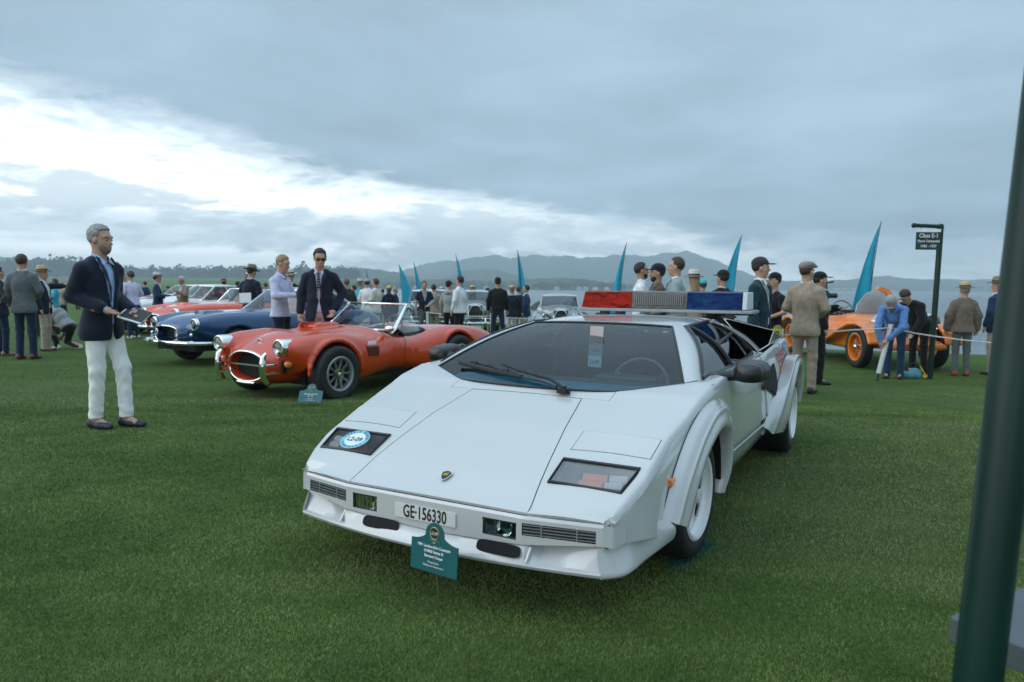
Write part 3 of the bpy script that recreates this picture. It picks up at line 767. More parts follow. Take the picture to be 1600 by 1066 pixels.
    # decals on the haunch and the dark side duct
    red = mat('red_decal', (.42, .05, .04), .4, var=.15, vscale=40); orange = mat('orange_decal', (.55, .20, .09), .4, var=.15, vscale=40)
    for sg in (1,):
        Mx = frame((-2.43, sg * .893, .752), (.995, -.02, -.02), (.02, .28, .96))
        Mx = frame((-2.31, .893, .742), (-1, .0, .04), (0, -.17, .98))
        text('side_lettering', 'POLICE', red, car, .115, Mx, .92, bold=.002)
        MB().prism([(-.15, -.03), (.15, -.03), (.15, .03), (-.15, .03)], lambda u, v, w: (-2.37 - u, .902 + w - v * .17, .662 + v), .003).build('side_decal', orange, car)
        duct = [(-1.99, .725), (-2.03, .654), (-2.0, .565), (-1.885, .515), (-1.733, .565), (-1.444, .615), (-1.49, .642), (-1.77, .681), (-1.863, .709)]
    for sg in (1, -1):
        MB().prism(duct, lambda u, v, w: (u, sg * (.870 + (.81 - v) * .172 + w), v), .006).build('side_duct', void, car)
    # ---- arch flares
    def flare(name, rows, seam, cx, inner):
        for mir in (0, 1):
            Q = [[(a[0], a[2], a[1]), (a[0] * .5 + b[0] * .5, a[2] * .42 + b[2] * .58, a[1] * .5 + b[1] * .5 + .004), (b[0] * .9 + a[0] * .1, b[2] - .008, b[1] * .9 + a[1] * .1), (b[0] * .95 + c[0] * .05, b[2] + .001, b[1] * .95 + c[1] * .05), (b[0] * .75 + c[0] * .25, (b[2] * .75 + c[2] * .25) + .001, b[1] * .75 + c[1] * .25), (c[0], c[2], c[1]), (c[0] * .97 + cx * .03, inner, c[1] * .985 + .30 * .015)] for a, b, c in rows]
            Qf = cr(np.array(Q), np.linspace(0, len(Q) - 1, 44))
            Qf = cr(Qf.transpose(1, 0, 2), np.linspace(0, 6, 31)).transpose(1, 0, 2)
            sheet(name, Qf, paint_w, car, .008, None, mir, 60, flip=True)
            sg = -1 if mir else 1
            MB().tube([(a[0], sg * (a[2] + .004), a[1] + .003) for a in cr(np.array([[r_[0][0], r_[0][1], r_[0][2]] for r_ in rows]), np.linspace(0, len(rows) - 1, 40))], .0022, 4).build(seam, void, car)
    flare('front_arch_flare', [((.555, .335, .832), (.50, .315, .893), (.40, .275, .905)), ((.43, .49, .842), (.375, .465, .905), (.30, .41, .915)), ((.235, .625, .848), (.19, .59, .912), (.165, .515, .920)), ((-.0, .705, .855), (-.02, .668, .915), (-.01, .578, .925)), ((-.22, .722, .862), (-.20, .682, .917), (-.17, .588, .926)), ((-.41, .665, .874), (-.37, .625, .917), (-.31, .545, .925)), ((-.485, .52, .885), (-.445, .49, .914), (-.372, .44, .92)), ((-.50, .36, .88), (-.462, .34, .908), (-.385, .32, .91)), ((-.465, .215, .855), (-.44, .205, .885), (-.365, .215, .885))], 'flare_seam', 0, .78)
    flare('rear_arch_flare', [((-1.50, .36, .900), (-1.66, .285, .945), (-2.06, .235, .96)), ((-1.74, .479, .905), (-1.80, .42, .975), (-2.07, .34, .99)), ((-1.99, .555, .905), (-1.98, .56, .99), (-2.11, .47, 1.0)), ((-2.2, .63, .903), (-2.14, .675, 1.0), (-2.2, .585, 1.005)), ((-2.40, .705, .895), (-2.31, .742, 1.0), (-2.34, .655, 1.005)), ((-2.62, .73, .895), (-2.55, .745, 1.0), (-2.5, .67, 1.005)), ((-2.85, .66, .895), (-2.74, .68, 1.0), (-2.67, .60, 1.005)), ((-2.98, .55, .885), (-2.83, .51, .99), (-2.77, .45, .995)), ((-3.0, .36, .86), (-2.86, .34, .97), (-2.80, .34, .98))], 'flare_seam', -2.45, .80)
    # ---- nose: bumper bar with real recesses, spoiler below
    bz0, bz1 = .292, .386
    b = MB()
    # face strips around the openings (x forward at .93..)
    fx = lambda y, z: .936 - .050 * max(0, abs(y) - .45) / .26 + (.386 - z) * .02
    ops = [(-.692, -.437, .322, .371), (-.398, -.268, .302, .364), (.25, .396, .302, .364), (.42, .697, .325, .371)]
    zb = lambda y: .271 + .018 * min(1, abs(y) / .43) ** 1.5 + .030 * min(1, max(0, (abs(y) - .43)) / .28)
    yl = sorted({-.722, .722, *[o[0] for o in ops], *[o[1] for o in ops], -.2, -.1, 0, .1, .2})
    for y0, y1 in zip(yl[:-1], yl[1:]):
        op = next((o for o in ops if o[0] <= (y0 + y1) / 2 <= o[1]), None)
        segs = [(None, op[2]), (op[3], .386)] if op else [(None, .386)]
        for z0, z1 in segs:
            za, zc = (zb(y0), zb(y1)) if z0 is None else (z0, z0)
            b.add([(fx(y0, za), y0, za), (fx(y1, zc), y1, zc), (fx(y1, z1), y1, z1), (fx(y0, z1), y0, z1)], [[0, 1, 2, 3]])
    for y0, y1 in zip(yl[:-1], yl[1:]):                             # top lip and underside
        b.add([(fx(y0, .386), y0, .386), (fx(y1, .386), y1, .386), (fx(y1, .386) - .008, y1, .397), (fx(y0, .386) - .008, y0, .397)], [[0, 1, 2, 3]])
        b.add([(fx(y0, .386) - .008, y0, .397), (fx(y1, .386) - .008, y1, .397), (.88, y1, .372), (.88, y0, .372)], [[0, 1, 2, 3]])
        b.add([(fx(y0, .3), y0, zb(y0)), (.80, y0, zb(y0) - .01), (.80, y1, zb(y1) - .01), (fx(y1, .3), y1, zb(y1))], [[0, 1, 2, 3]])
    for sg in (1, -1):                                             # ends wrap back
        y = sg * .722; xe = fx(.722, .35)
        b.add([(xe, y, zb(y)), (xe, y, .386), (xe - .008, y, .397), (.87, sg * .757, .392), (.82, sg * .780, .388), (.82, sg * .790, .330), (.87, sg * .758, .312)], [[0, 1, 2, 3, 6], [3, 4, 5, 6]])
    bo = b.build('front_bumper', paint_w, car, angle=30)
    md = bo.modifiers.new('b', 'BEVEL'); md.width = .006; md.segments = 2; md.limit_method = 'ANGLE'; md.angle_limit = rad(30)
    for i, (y0, y1, z0, z1) in enumerate(ops):
        ins = MB(); d = .06
        fr = [(fx(y0, z0) - .002, y0, z0), (fx(y1, z0) - .002, y1, z0), (fx(y1, z1) - .002, y1, z1), (fx(y0, z1) - .002, y0, z1)]
        bk = [(p[0] - d, p[1], p[2]) for p in fr]
        ins.add(fr + bk, [[4, 5, 6, 7]] + [[k, (k + 1) % 4, 4 + (k + 1) % 4, 4 + k] for k in range(4)])
        if i in (0, 3):
            g = ins.build('grille_recess', void, car, smooth=False)
            for k in range(4):
                z = z0 + (z1 - z0) * (k + .5) / 4
                MB().box(((fx(y0, z) + fx(y1, z)) / 2 - .010, (y0 + y1) / 2, z), (.020, y1 - y0, .004), Matrix.Rotation((1 if y0 > 0 else -1) * .19, 3, 'Z')).build('grille_slat', mat('grille_grey', (.16, .17, .17), .4, var=.1), g, False)
            for k in (.27, .75):
                y = y0 + (y1 - y0) * k
                MB().box((fx(y, z0) - .008, y, (z0 + z1) / 2), (.012, .006, z1 - z0)).build('grille_bar', mat('grille_grey', (.16, .17, .17), .4), g, False)
        else:
            g = ins.build('driving_lamp', mat('lamp_bowl', (.34, .36, .36), .12, .9, var=.2, vscale=20), car, smooth=False)
            yc, zc, xc = (y0 + y1) / 2, (z0 + z1) / 2, fx(y0, z0)
            MB().tube([(xc - .004, y0, z0), (xc - .004, y1, z0), (xc - .004, y1, z1), (xc - .004, y0, z1)], .0045, 6, close=True).build('lamp_surround', black, g)
            MB().lathe([(.0, xc - .05), (.026, xc - .045), (.034, xc - .02)], 16, 'x', (0, yc + .01, zc - .004)).build('lamp_bulb_shield', chrome, g)
            MB().box((xc - .03, yc + .012, zc + .01), (.03, .03, .022)).build('bulb_cap', void, g)
            n = 13; Qg = [[(xc - .010 + (.0005 if j % 2 else 0), y0 + (y1 - y0) * j / (n - 1), z) for j in range(n)] for z in (z0 + .002, z1 - .002)]
            link('lamp_glass', mkmesh('lamp_glass', *grid_mesh(np.array(Qg)), glass('lamp_glass', (.9, .95, .93), 1.4, .04), False), g)
    # spoiler lip: sections across y: back-top, mid, front edge, lower edge, under
    Q = []
    for y in np.linspace(-1, 1, 61):
        a = abs(y); Y = y * .724
        k = max(0, (a - .56) / .44)
        xf = .990 - .082 * a * a
        zt = zb(Y); zl = .219; cs_ = float(ss(.435, .475, abs(Y)))
        Q.append([(.80, Y, zt), (.926 - .066 * cs_, Y, zt - .002), (.942 - .062 * cs_, Y, zt - .006 - .03 * cs_), (xf - .012 - .004 * cs_, Y, zl + .018 - .008 * cs_), (xf - .002, Y, zl + .006), (xf, Y, zl), (xf - .006, Y, zl - .012), (.70, Y * .98, zl - .02)])
    Q = np.array(Q); sheet('front_spoiler', Q, paint_w, car, .006, None, False, 30)
    for sg in (1, -1):
        # outer winglet running back to the arch flare
        R = [[(.903, sg * .721, .203), (.906, sg * .724, .217), (.902, sg * .712, .26), (.895, sg * .705, .303)], [(.822, sg * .789, .203), (.826, sg * .795, .217), (.825, sg * .776, .265), (.82, sg * .757, .312)], [(.66, sg * .816, .213), (.665, sg * .824, .229), (.66, sg * .820, .285), (.65, sg * .817, .345)], [(.50, sg * .866, .243), (.507, sg * .878, .26), (.525, sg * .888, .305), (.545, sg * .857, .347)]]
        sheet('spoiler_wing', grid_fine(R, 18, 12), paint_w, car, .006, None, False, 45)
        # strut fins inside the corner scoop
        MB().prism([(.80, zb(.45) - .012), (.925, zb(.45) - .008), (.968, .236), (.80, .235)], lambda u, v, w: (u, sg * (.445 + w), v), .012).build('spoiler_fin', paint_w, car, bevel=.003)
    for y0, y1 in ((-.328, -.140), (.234, .424)):                  # brake cooling mouths
        n = 28; ol = []; cy_, cz_ = (y0 + y1) / 2, .263; hw_, hh_ = (y1 - y0) / 2, .0215
        for k in range(n):
            a = 2 * math.pi * k / n; cu = math.copysign(abs(math.cos(a)) ** .35, math.cos(a)); sv = math.copysign(abs(math.sin(a)) ** .6, math.sin(a))
            ol.append((cy_ + hw_ * cu, cz_ + hh_ * sv))
        MB().prism(ol, lambda u, v, w: (.9535 + (.263 - v) * .45 + w, u, v), .002).build('brake_duct', void, car)
    MB().prism([(.76, .22), (.80, .36), (.4, .5), (-3.0, .6), (-3.0, .3), (-1, .17), (.5, .19)], lambda u, v, w: (u, -.66 + w, v), 1.32).build('underbody', void, car, smooth=False)
    # plate
    pl_ = link('licence_plate', MB().prism([(-.149, -.028), (.149, -.028), (.149, .028), (-.149, .028)], lambda u, v, w: (.9385 + w + v * -.03, -.02 + u, .3315 + v), .004).build('tmp', mat('plate_white', (.62, .62, .60), .4, var=.04), None, bevel=.003).data, car)
    bpy.data.objects.remove(bpy.data.objects['tmp'])
    ink = mat('plate_ink', (.008, .008, .008), .5, var=.05)
    text('plate_characters', 'GE·156330', ink, pl_, .072, frame((.9432, -.02, .3315), (0, 1, 0), (-.03, 0, 1)), .66, bold=.0012)
    # badge
    sh = [(0, -.028), (.012, -.016), (.019, .0), (.021, .016), (.012, .022), (0, .025), (-.012, .022), (-.021, .016), (-.019, 0), (-.012, -.016)]
    Mb = frame((.822, .003, P(.822) + .0125), (0, 1, 0), (-.88, 0, .45))
    bd = MB().prism([(u * 1.15, v * 1.15) for u, v in sh], lambda u, v, w: Mb @ Vector((u, v, w)), .004).build('badge', chrome, car)
    MB().prism(sh, lambda u, v, w: Mb @ Vector((u, v, .0035 + w)), .0015).build('badge_field', black, bd)
    bull = [(-.012, .002), (-.006, .008), (.002, .007), (.008, .010), (.013, .006), (.009, .001), (.010, -.006), (.005, -.003), (-.003, -.004), (-.006, -.010), (-.009, -.004)]
    gold = mat('badge_gold', (.60, .36, .08), .3, .8)
    MB().prism(bull, lambda u, v, w: Mb @ Vector((u, v, .0052 + w)), .001).build('badge_bull', gold, bd)
    MB().prism([(-.015, .0135), (.015, .0135), (.015, .0165), (-.015, .0165)], lambda u, v, w: Mb @ Vector((u, v, .0052 + w)), .001).build('badge_bar', gold, bd)
    for sg in (1, -1): MB().box((.45, sg * .846, .468), (.046, .022, .032), Matrix.Rotation(sg * -.06, 3, 'Z')).build('side_marker', amber, car, bevel=.004)
    # entry sticker on the right lamp
    Ms = frame((.690, -.600, P(.690) + .009), (-.06, 1, 0), (-.90, 0, .42))
    ring = [(.074 * math.cos(a) , .070 * math.sin(a)) for a in np.linspace(0, 2 * math.pi, 33)[:-1]]
    Mt = Ms
    st = MB().prism(ring, lambda u, v, w: Mt @ Vector((u, v, w)), .001).build('entry_sticker', mat('sticker_blue', (.18, .46, .60), .4, var=.04), car)
    MB().prism([(u * .70, v * .70) for u, v in ring], lambda u, v, w: Mt @ Vector((u, v, .001 + w)), .0008).build('sticker_disc', mat('sticker_pale', (.66, .72, .74), .4, var=.03), st)
    text('sticker_number', 'L2-09', ink, st, .042, Mt @ Matrix.Translation((0, -.002, .0022)), .85, bold=.0006)
    for k, chh in enumerate('PEBBLE BEACH'):
        a = math.pi * (.93 - .86 * k / 11)
        text('sticker_lettering', chh, ink, st, .019, Mt @ Matrix.Translation((.061 * math.cos(a), .058 * math.sin(a), .0014)) @ Matrix.Rotation(a - math.pi / 2, 4, 'Z'), .8)
    for k, chh in enumerate('CONCOURS'):
        a = math.pi * (1.18 + .64 * k / 7)
        text('sticker_lettering', chh, ink, st, .017, Mt @ Matrix.Translation((.061 * math.cos(a), .058 * math.sin(a), .0014)) @ Matrix.Rotation(a + math.pi / 2, 4, 'Z'), .8)
    # ---- glasshouse
    Q = []
    for t in np.linspace(0, 1, 14):
        row = []
        for s in np.linspace(-1, 1, 31):
            a = abs(s)
            # lower edge: centre .. F2 .. F ; upper edge G
            Yl = s * .722; xl = ws(s * .722) if a * .722 < .448 else .011 - (.186 + .011) * (a * .722 - .448) / .281
            zl = P(xl) + .012 * max(0, 1 - (Yl / .45) ** 2) - .003
            Yu = s * .456; xu = -.912 + .045 * (1 - s * s); zu = 1.018 + .012 * (1 - s * s)
            bow = .030 * math.sin(math.pi * t)
            row.append((xl + (xu - xl) * t + bow * .3, Yl + (Yu - Yl) * t, zl + (zu - zl) * t + bow * .8))
        Q.append(row)
    Q = np.array(Q); sheet('windscreen', Q, tinted, car, 0)
    edge_ = [tuple(Q[i, 0]) for i in range(14)] + [tuple(p) for p in Q[-1, 1:]] + [tuple(Q[i, -1]) for i in range(12, -1, -1)]
    MB().tube(edge_, .0075, 6).build('windscreen_seal', black, car)
    MB().tube([tuple(p) for p in Q[0]], .006, 6).build('windscreen_lower_seal', black, car)
    L = Q[:, -1, :]                                                # left edge
    gl_lf, gl_uf, gl_ur, gl_r, gl_lr = [(x_, .780 - 1.2 * (z_ - .788), z_) for x_, z_ in ((-.305, .788), (-1.02, 1.012), (-1.62, 1.022), (-1.80, .806), (-1.52, .792))]
    for sg in (1, -1):
        fl = lambda p: (p[0], sg * p[1], p[2])
        # pillar skin between windscreen and side glass
        R = []
        for t in np.linspace(0, 1, 14):
            a = L[int(round(t * 13))]; e = np.array(gl_lf) * (1 - t) + np.array(gl_uf) * t + np.array([0, .64, .77]) * (.034 * math.sin(math.pi * t))
            a = np.array([a[0] - .004, a[1] + .004, a[2] + .006]); md_ = (a + e) / 2 + np.array([0, .006, .006])
            R.append([tuple(a), tuple(md_), tuple(e)])
        sheet('windscreen_pillar', cr(np.array(R).transpose(1, 0, 2), np.linspace(0, 2, 9)).transpose(1, 0, 2), paint_w, car, .012, None, sg < 0, 50, flip=True)
        gm = glass('side_glass', (.10, .13, .14), 1.25, .015)
        quad = [gl_lf, gl_uf, gl_ur, gl_r, gl_lr]
        gq = []
        for t in np.linspace(0, 1, 9):                              # barrel-curved glass
            lo_ = [np.array(gl_lf) * (1 - u_) + np.array(gl_lr) * u_ if u_ < .8 else np.array(gl_lr) * (1 - (u_ - .8) / .2) + np.array(gl_r) * ((u_ - .8) / .2) for u_ in np.linspace(0, 1, 11)]
            lo_ = [np.array(gl_lf) * (1 - k / 8) + np.array(gl_lr) * (k / 8) for k in range(9)] + [np.array(gl_lr) * .5 + np.array(gl_r) * .5, np.array(gl_r)]
            up_ = [np.array(gl_uf) * (1 - k / 10) + np.array(gl_ur) * (k / 10) for k in range(11)]
            gq.append([fl(tuple(a * (1 - t) + b * t + np.array([0, .64, .77]) * .034 * math.sin(math.pi * t))) for a, b in zip(lo_, up_)])
        sw = sheet('side_window', gq, gm, car, 0)
        up = lambda p: (lambda bu: fl((p[0], p[1] + .006 + .64 * bu, p[2] + .005 + .77 * bu)))(.034 * math.sin(math.pi * min(1, max(0, (p[2] - .789) / .228))))
        dens = lambda P_, n_=9: [tuple(np.array(a_) * (1 - i_ / n_) + np.array(b_) * (i_ / n_)) for a_, b_ in zip(P_[:-1], P_[1:]) for i_ in range(n_)] + [tuple(P_[-1])]
        MB().tube([up(p) for p in dens(quad + [quad[0]])[:-1]], .010, 6, close=True).build('window_frame', black, sw)
        d0, d1 = (-.86, .783, .790), (-1.06, .50, 1.018)
        a = np.array(gl_uf) + np.array([-.01, 0, 0]); bq = np.array([-1.02, .783, .791])
        MB().tube([up(p) for p in dens([tuple(a), tuple(bq)])], .013, 6).build('window_divider', black, sw)
        c0 = a * .42 + bq * .58; c1 = np.array(gl_ur) * .52 + np.array(gl_r) * .48
        MB().tube([up(p) for p in dens([tuple(c0), tuple(c1)])], .012, 6).build('window_rail', black, sw)
        # waist skin under the glass out to the door top
        R = [[(-.19, .735, .787), (-.19, .858, .786)], [gl_lf, (-.43, .858, .790)], [(-.9, .779, .789), (-.9, .846, .793)], [(-1.4, .787, .791), (-1.4, .846, .798)], [(-1.86, .778, .806), (-1.86, .846, .812)]]
        R = [[r_[0], ((r_[0][0] + r_[1][0]) / 2, (r_[0][1] + r_[1][1]) / 2, (r_[0][2] + r_[1][2]) / 2 + .003), r_[1]] for r_ in R]
        sheet('waist_panel', grid_fine(R, 16, 6), paint_w, car, .01, None, sg < 0, 50, flip=False)
        # roof edge and flying buttress behind the glass
        R = [[(-1.60, .505, 1.028), (-1.64, .53, 1.012), (-1.82, .79, .812)], [(-1.75, .49, 1.030), (-1.80, .55, .985), (-1.93, .74, .775)], [(-2.3, .47, .95), (-2.35, .52, .88), (-2.4, .70, .76)], [(-3.0, .46, .86), (-3.0, .56, .83), (-3.05, .72, .80)]]
        sheet('buttress', grid_fine(R, 18, 9), paint_w, car, .012, None, sg < 0, 50)
        bg_ = lambda z_: .034 * math.sin(math.pi * min(1, max(0, (z_ - .789) / .228)))
        R = [[(x_ - d_, y_ + .64 * bg_(z_) + .012, z_ + .77 * bg_(z_) + .008) for d_ in (.0, .035, .075)] for x_, y_, z_ in [(-1.615 - .235 * k / 8, .508 + .277 * k / 8, 1.022 - .212 * k / 8) for k in range(9)]]
        sheet('quarter_pillar', R, paint_w, car, .012, None, sg < 0, 50)
        # radiator air box with its open mouth
        A, Bq, Cc, Dq = (-1.86, .545, 1.046), (-1.92, .895, .962), (-1.93, .862, .858), (-1.86, .775, .795)
        def bk(p, k, d): return (p[0] - d, p[1] * (1 - k) + .70 * k, p[2])
        ab = MB()
        fr = [A, Bq, Cc, Dq]; rr_ = [(-2.75, .60, .93), (-2.75, .84, .885), (-2.75, .84, .84), (-2.75, .70, .82)]
        inn = [tuple(np.array(p) * .93 + np.mean(fr, 0) * .07 - np.array([.002, 0, 0])) for p in fr]; inb = [(p[0] - .45, p[1] * .9 + .07, p[2] - .03) for p in inn]
        allv = [fl(p) for p in fr + rr_]
        ab.add(allv, [[0, 1, 5, 4], [1, 2, 6, 5], [2, 3, 7, 6], [3, 0, 4, 7], [4, 5, 6, 7]])
        fi = [fl(p) for p in fr + inn]
        ab.add(fi, [[0, 1, 5, 4], [1, 2, 6, 5], [2, 3, 7, 6], [3, 0, 4, 7]])
        bx = ab.build('air_box', paint_w, car, smooth=False, bevel=.008)
        MB().add([fl(p) for p in inn + inb], [[0, 1, 5, 4], [1, 2, 6, 5], [2, 3, 7, 6], [3, 0, 4, 7], [4, 5, 6, 7]]).build('intake_mouth', void, bx, smooth=False)
    # roof
    Q = []
    for x in np.linspace(0, 1, 16):
        row = []
        for s in np.linspace(-1, 1, 25):
            xf = -.920 + .045 * (1 - s * s); xr = -1.93; X = xf + (xr - xf) * x
            hw_ = .470 + .035 * min(1, x * 3) - .02 * x
            row.append((X, s * hw_, 1.024 + .014 * (1 - s ** 2) + .022 * math.sin(math.pi * min(1, x * .8 + .05)) - .016 * abs(s) ** 8))
        Q.append(row)
    sheet('roof', Q, paint_w, car, .014, flip=True)
    R = [[(-1.93, y, 1.03 - .01 * abs(y)) for y in np.linspace(-.48, .48, 9)], [(-2.4, y, .95) for y in np.linspace(-.5, .5, 9)], [(-3.1, y, .865) for y in np.linspace(-.75, .75, 9)]]
    sheet('engine_cover', grid_fine(R, 14, 9), paint_w, car, .01, flip=True)
    MB().add([(-3.12, -.8, .84), (-3.12, .8, .84), (-3.16, .8, .55), (-3.05, .78, .36), (-3.05, -.78, .36), (-3.16, -.8, .55)], [[0, 1, 2, 3, 4, 5]]).build('tail_panel', black, car, smooth=False)
    # ---- cabin
    tub = mat('cabin_trim', (.016, .024, .028), .6, var=.2)
    dash = mat('dashboard_reflection_blue', (.035, .17, .24), .55, var=.15)  # the blue paints in the reflection low in the windscreen
    MB().box((-1.0, 0, .33), (1.9, 1.5, .12)).box((-1.78, 0, .62), (.06, 1.36, .6)).build('cabin_floor', tub, car, False)
    for sg in (1, -1): MB().box((-1.0, sg * .79, .58), (1.7, .05, .40)).build('door_card', tub, car, False)
    Q = [[(.0 - .30 * t, y, .735 + .012 * math.sin(math.pi * t) - (.04 if abs(y) > .6 else 0)) for y in np.linspace(-.70, .70, 15)] for t in np.linspace(0, 1, 6)]
    Q = [[((p[0] if abs(p[1]) < .45 else p[0] - .2 * (abs(p[1]) - .45) / .25), p[1], p[2]) for p in rw] for rw in Q]
    sheet('dashboard', Q, dash, car, .04, flip=True)
    MB().box((-.36, 0, .62), (.10, 1.36, .26)).build('dash_fascia', tub, car, False, bevel=.03)
    MB().box((-.42, .36, .74), (.14, .36, .07)).build('instrument_hood', tub, car, bevel=.02)
    tilt = Matrix.Translation((-.60, .36, .690)) @ Matrix.Rotation(rad(66), 4, 'Y')
    stw = MB(); stw.tube([tilt @ Vector((.165 * math.cos(a), .165 * math.sin(a), 0)) for a in np.linspace(0, 2 * math.pi, 33)[:-1]], .011, 8, close=True)
    for a in (.5, 2.64, -1.57): stw.tube([tilt @ Vector((0, 0, -.02)), tilt @ Vector((.17 * math.cos(a + 1.57), .17 * math.sin(a + 1.57), 0))], .010, 6)
    stw.build('steering_wheel', mat('wheel_leather', (.09, .09, .09), .35), car)
    for sg in (1, -1):
        f_ = Field((-1.75, sg * .36 - .28, .36), (-.85, sg * .36 + .28, .98), .022)
        f_.box((-1.15, sg * .36, .46), (.55, .44, .14), .05, .04).box((-1.55, sg * .36, .68), (.15, .42, .50), .06, .05, '+', 0, -.35).box((-1.62, sg * .36, .90), (.10, .24, .14), .04, .04)
        for q in (-.1, 0, .1): f_.cap((-1.43, sg * .36 + q, .50), (-1.52, sg * .36 + q, .82), .012, None, .03, '-')
        f_.build('seat', leather, car)
    # hanging windscreen pass
    Mp = frame((-.60, .095, .905), (.18, 1, 0), (-.10, 0, 1))
    pas = MB().prism([(-.045, -.12), (.045, -.12), (.045, .12), (-.045, .12)], lambda u, v, w: Mp @ Vector((u, v, w)), .002).build('windscreen_pass', mat('pass_card', (.46, .40, .39), .5, var=.05), car)
    MB().prism([(-.045, -.118), (.045, -.118), (.045, -.055), (-.045, -.055)], lambda u, v, w: Mp @ Vector((u, v, .002 + w)), .001).build('pass_band', mat('pass_pale', (.62, .66, .68), .5), pas)
    text('pass_lettering', 'SHOW\nCAR', red, pas, .036, Mp @ Matrix.Translation((0, .0, .0035)), .85)
    text('pass_number', 'L2-09', ink, pas, .030, Mp @ Matrix.Translation((0, -.088, .0045)), .85)
    # wipers
    wp = MB()
    piv = Vector((.085, .205, P(.085) + .03))
    wp.box((.088, .20, P(.088) + .020), (.05, .05, .02)).tube([(.088, .205, P(.088) + .01), (.088, .205, P(.088) + .045)], .014, 8).tube([(.1, .235, P(.1) + .01), (.095, .235, P(.1) + .04)], .008, 6)
    wb = MB(); 
    gs = lambda y, t: Vector(tuple(Q2(y, t)))
    def Q2(y, t):                                                 # point on the glass
        s = y / .722; xl = ws(y); zl = P(xl) + .012 * max(0, 1 - (y / .45) ** 2)
        return (xl + (-.90 - xl) * t, y * (1 - .36 * t), zl + (1.02 - zl) * t + .022 * math.sin(math.pi * t) + .016)
    arm = [piv, Vector(Q2(.10, .035)) + Vector((0, 0, .012)), Vector(Q2(-.10, .09)) + Vector((0, 0, .016)), Vector(Q2(-.27, .15)) + Vector((0, 0, .016))]
    wp.tube(arm, [.010, .009, .007, .006], 6)
    arm2 = [Vector((.075, .16, P(.075) + .03)), Vector(Q2(.05, .03)), Vector(Q2(-.15, .065)), Vector(Q2(-.36, .14)) + Vector((0, 0, .01))]
    wp.tube(arm2, .006, 6)
    wiper = wp.build('wiper', black, car)
    wb.tube([Q2(-.08, .06), Q2(-.32, .10), Q2(-.58, .14)], .012, 6).tube([Q2(-.12, .085), Q2(-.33, .14), Q2(-.52, .17)], .006, 6)
    for y, t in ((-.2, .09), (-.33, .12), (-.46, .14)): wb.tube([Q2(y, t - .015), Vector(Q2(y, t + .02)) + Vector((0, 0, .012))], .006, 5)
    wb.build('wiper_blade', rubber, wiper)
    # mirrors
    for sg in (1, -1):
        f_ = Field((-.85, sg * .99 - .24, .68), (-.40, sg * .99 + .24, .96), .010)
        f_.loft(np.array([-.70, -.685, -.62, -.55, -.50, -.485]), sg * .965, .812, [.078, .086, .084, .072, .05, .02], [.052, .058, .057, .05, .036, .015], 3.0, 0)
        f_.cap((-.50, sg * .80, .785), (-.59, sg * .935, .80), .026, .03, .015).cap((-.47, sg * .80, .770), (-.50, sg * .80, .785), .045, .03, .01)
        mo = f_.build('door_mirror', mat('mirror_black', (.014, .015, .016), .32, var=.1), car)
        MB().prism([(-.07, -.045), (.07, -.045), (.076, 0), (.07, .045), (-.07, .045), (-.076, 0)], lambda u, v, w: (-.702 - w, sg * .965 + u, .812 + v), .003).build('mirror_glass', chrome, mo)
    # ---- wheels
    for x, y, R_, w_, rz in ((0, .755, .293, .205, 0), (-2.45, .800, .311, .345, 0)):
        for sg in (1, -1):
            wheel(car, (x, sg * y, R_), R_, .2025, w_, sg, 'dish', rim_w, tilt=(rad(-3) if x == 0 else 0))
    for x, R_ in ((0, .372), (-2.45, .385)):                        # inner arches
        for sg in (1, -1):
            a0 = [(x + R_ * math.cos(a), sg * .60, .30 + R_ * math.sin(a)) for a in np.linspace(-.05, math.pi + .05, 20)]
            a1 = [(p[0], sg * .875, p[2]) for p in a0]
            n = len(a0); MB().add(a0 + a1, [[i, i + 1, n + i + 1, n + i] for i in range(n - 1)]).build('wheel_well', void, car)
    # ---- light bar: aluminium rail, red / clear / blue lenses, feet
    bar = MB().box((-2.03, .0925, 1.081), (.29, 1.315, .024)).build('light_bar', mat('bar_rail', (.26, .28, .29), .5, .5, var=.1), car, False, bevel=.005)
    Y0, Y1 = -.545, .723; 
    def lens(name, y0, y1, m, inner):
        sec_ = [(-.13, 1.096), (-.115, 1.215), (-.06, 1.226), (.06, 1.226), (.115, 1.215), (.13, 1.096)]
        n = len(sec_); V = []; nn = 14
        for k in range(nn + 1):
            y = y0 + (y1 - y0) * k / nn
            i0 = .02 if (k == 0 and y0 < -.5) else 0
            V += [(-2.03 + u, y + (i0 * (v - 1.09) / .13 * 1.2), v) for u, v in sec_]
        F = [[i * n + j, i * n + j + 1, (i + 1) * n + j + 1, (i + 1) * n + j] for i in range(nn) for j in range(n - 1)] + [list(range(n)), [nn * n + j for j in range(n)][::-1]]
        o = MB().add(V, F).build(name, m, bar, True, 25)
        return o
    def tr(name, col, col2):
        m = mat(name, col, .2, coat=.0, var=.0, spec=.25); nt = m.node_tree; B = NB(nt); b_ = nt.nodes['Principled BSDF']
        tc = B.n('ShaderNodeTexCoord'); mp = B.n('ShaderNodeMapping'); nt.links.new(tc.outputs['Object'], mp.inputs[0]); mp.inputs['Scale'].default_value = (2, 5, 15)
        nz = B.noise(mp.outputs[0], 2.0, 4, .55, .8); nt.links.new(B.mix(B.sstep(nz, .38, .68), col, col2), b_.inputs['Base Color'])
        b_.inputs['Transmission Weight'].default_value = .35; b_.inputs['IOR'].default_value = 1.2; b_.inputs['Roughness'].default_value = .2
        wv = B.n('ShaderNodeTexWave', wave_type='BANDS', bands_direction='Y'); wv.inputs['Scale'].default_value = 22
        nt.links.new(tc.outputs['Object'], wv.inputs[0])
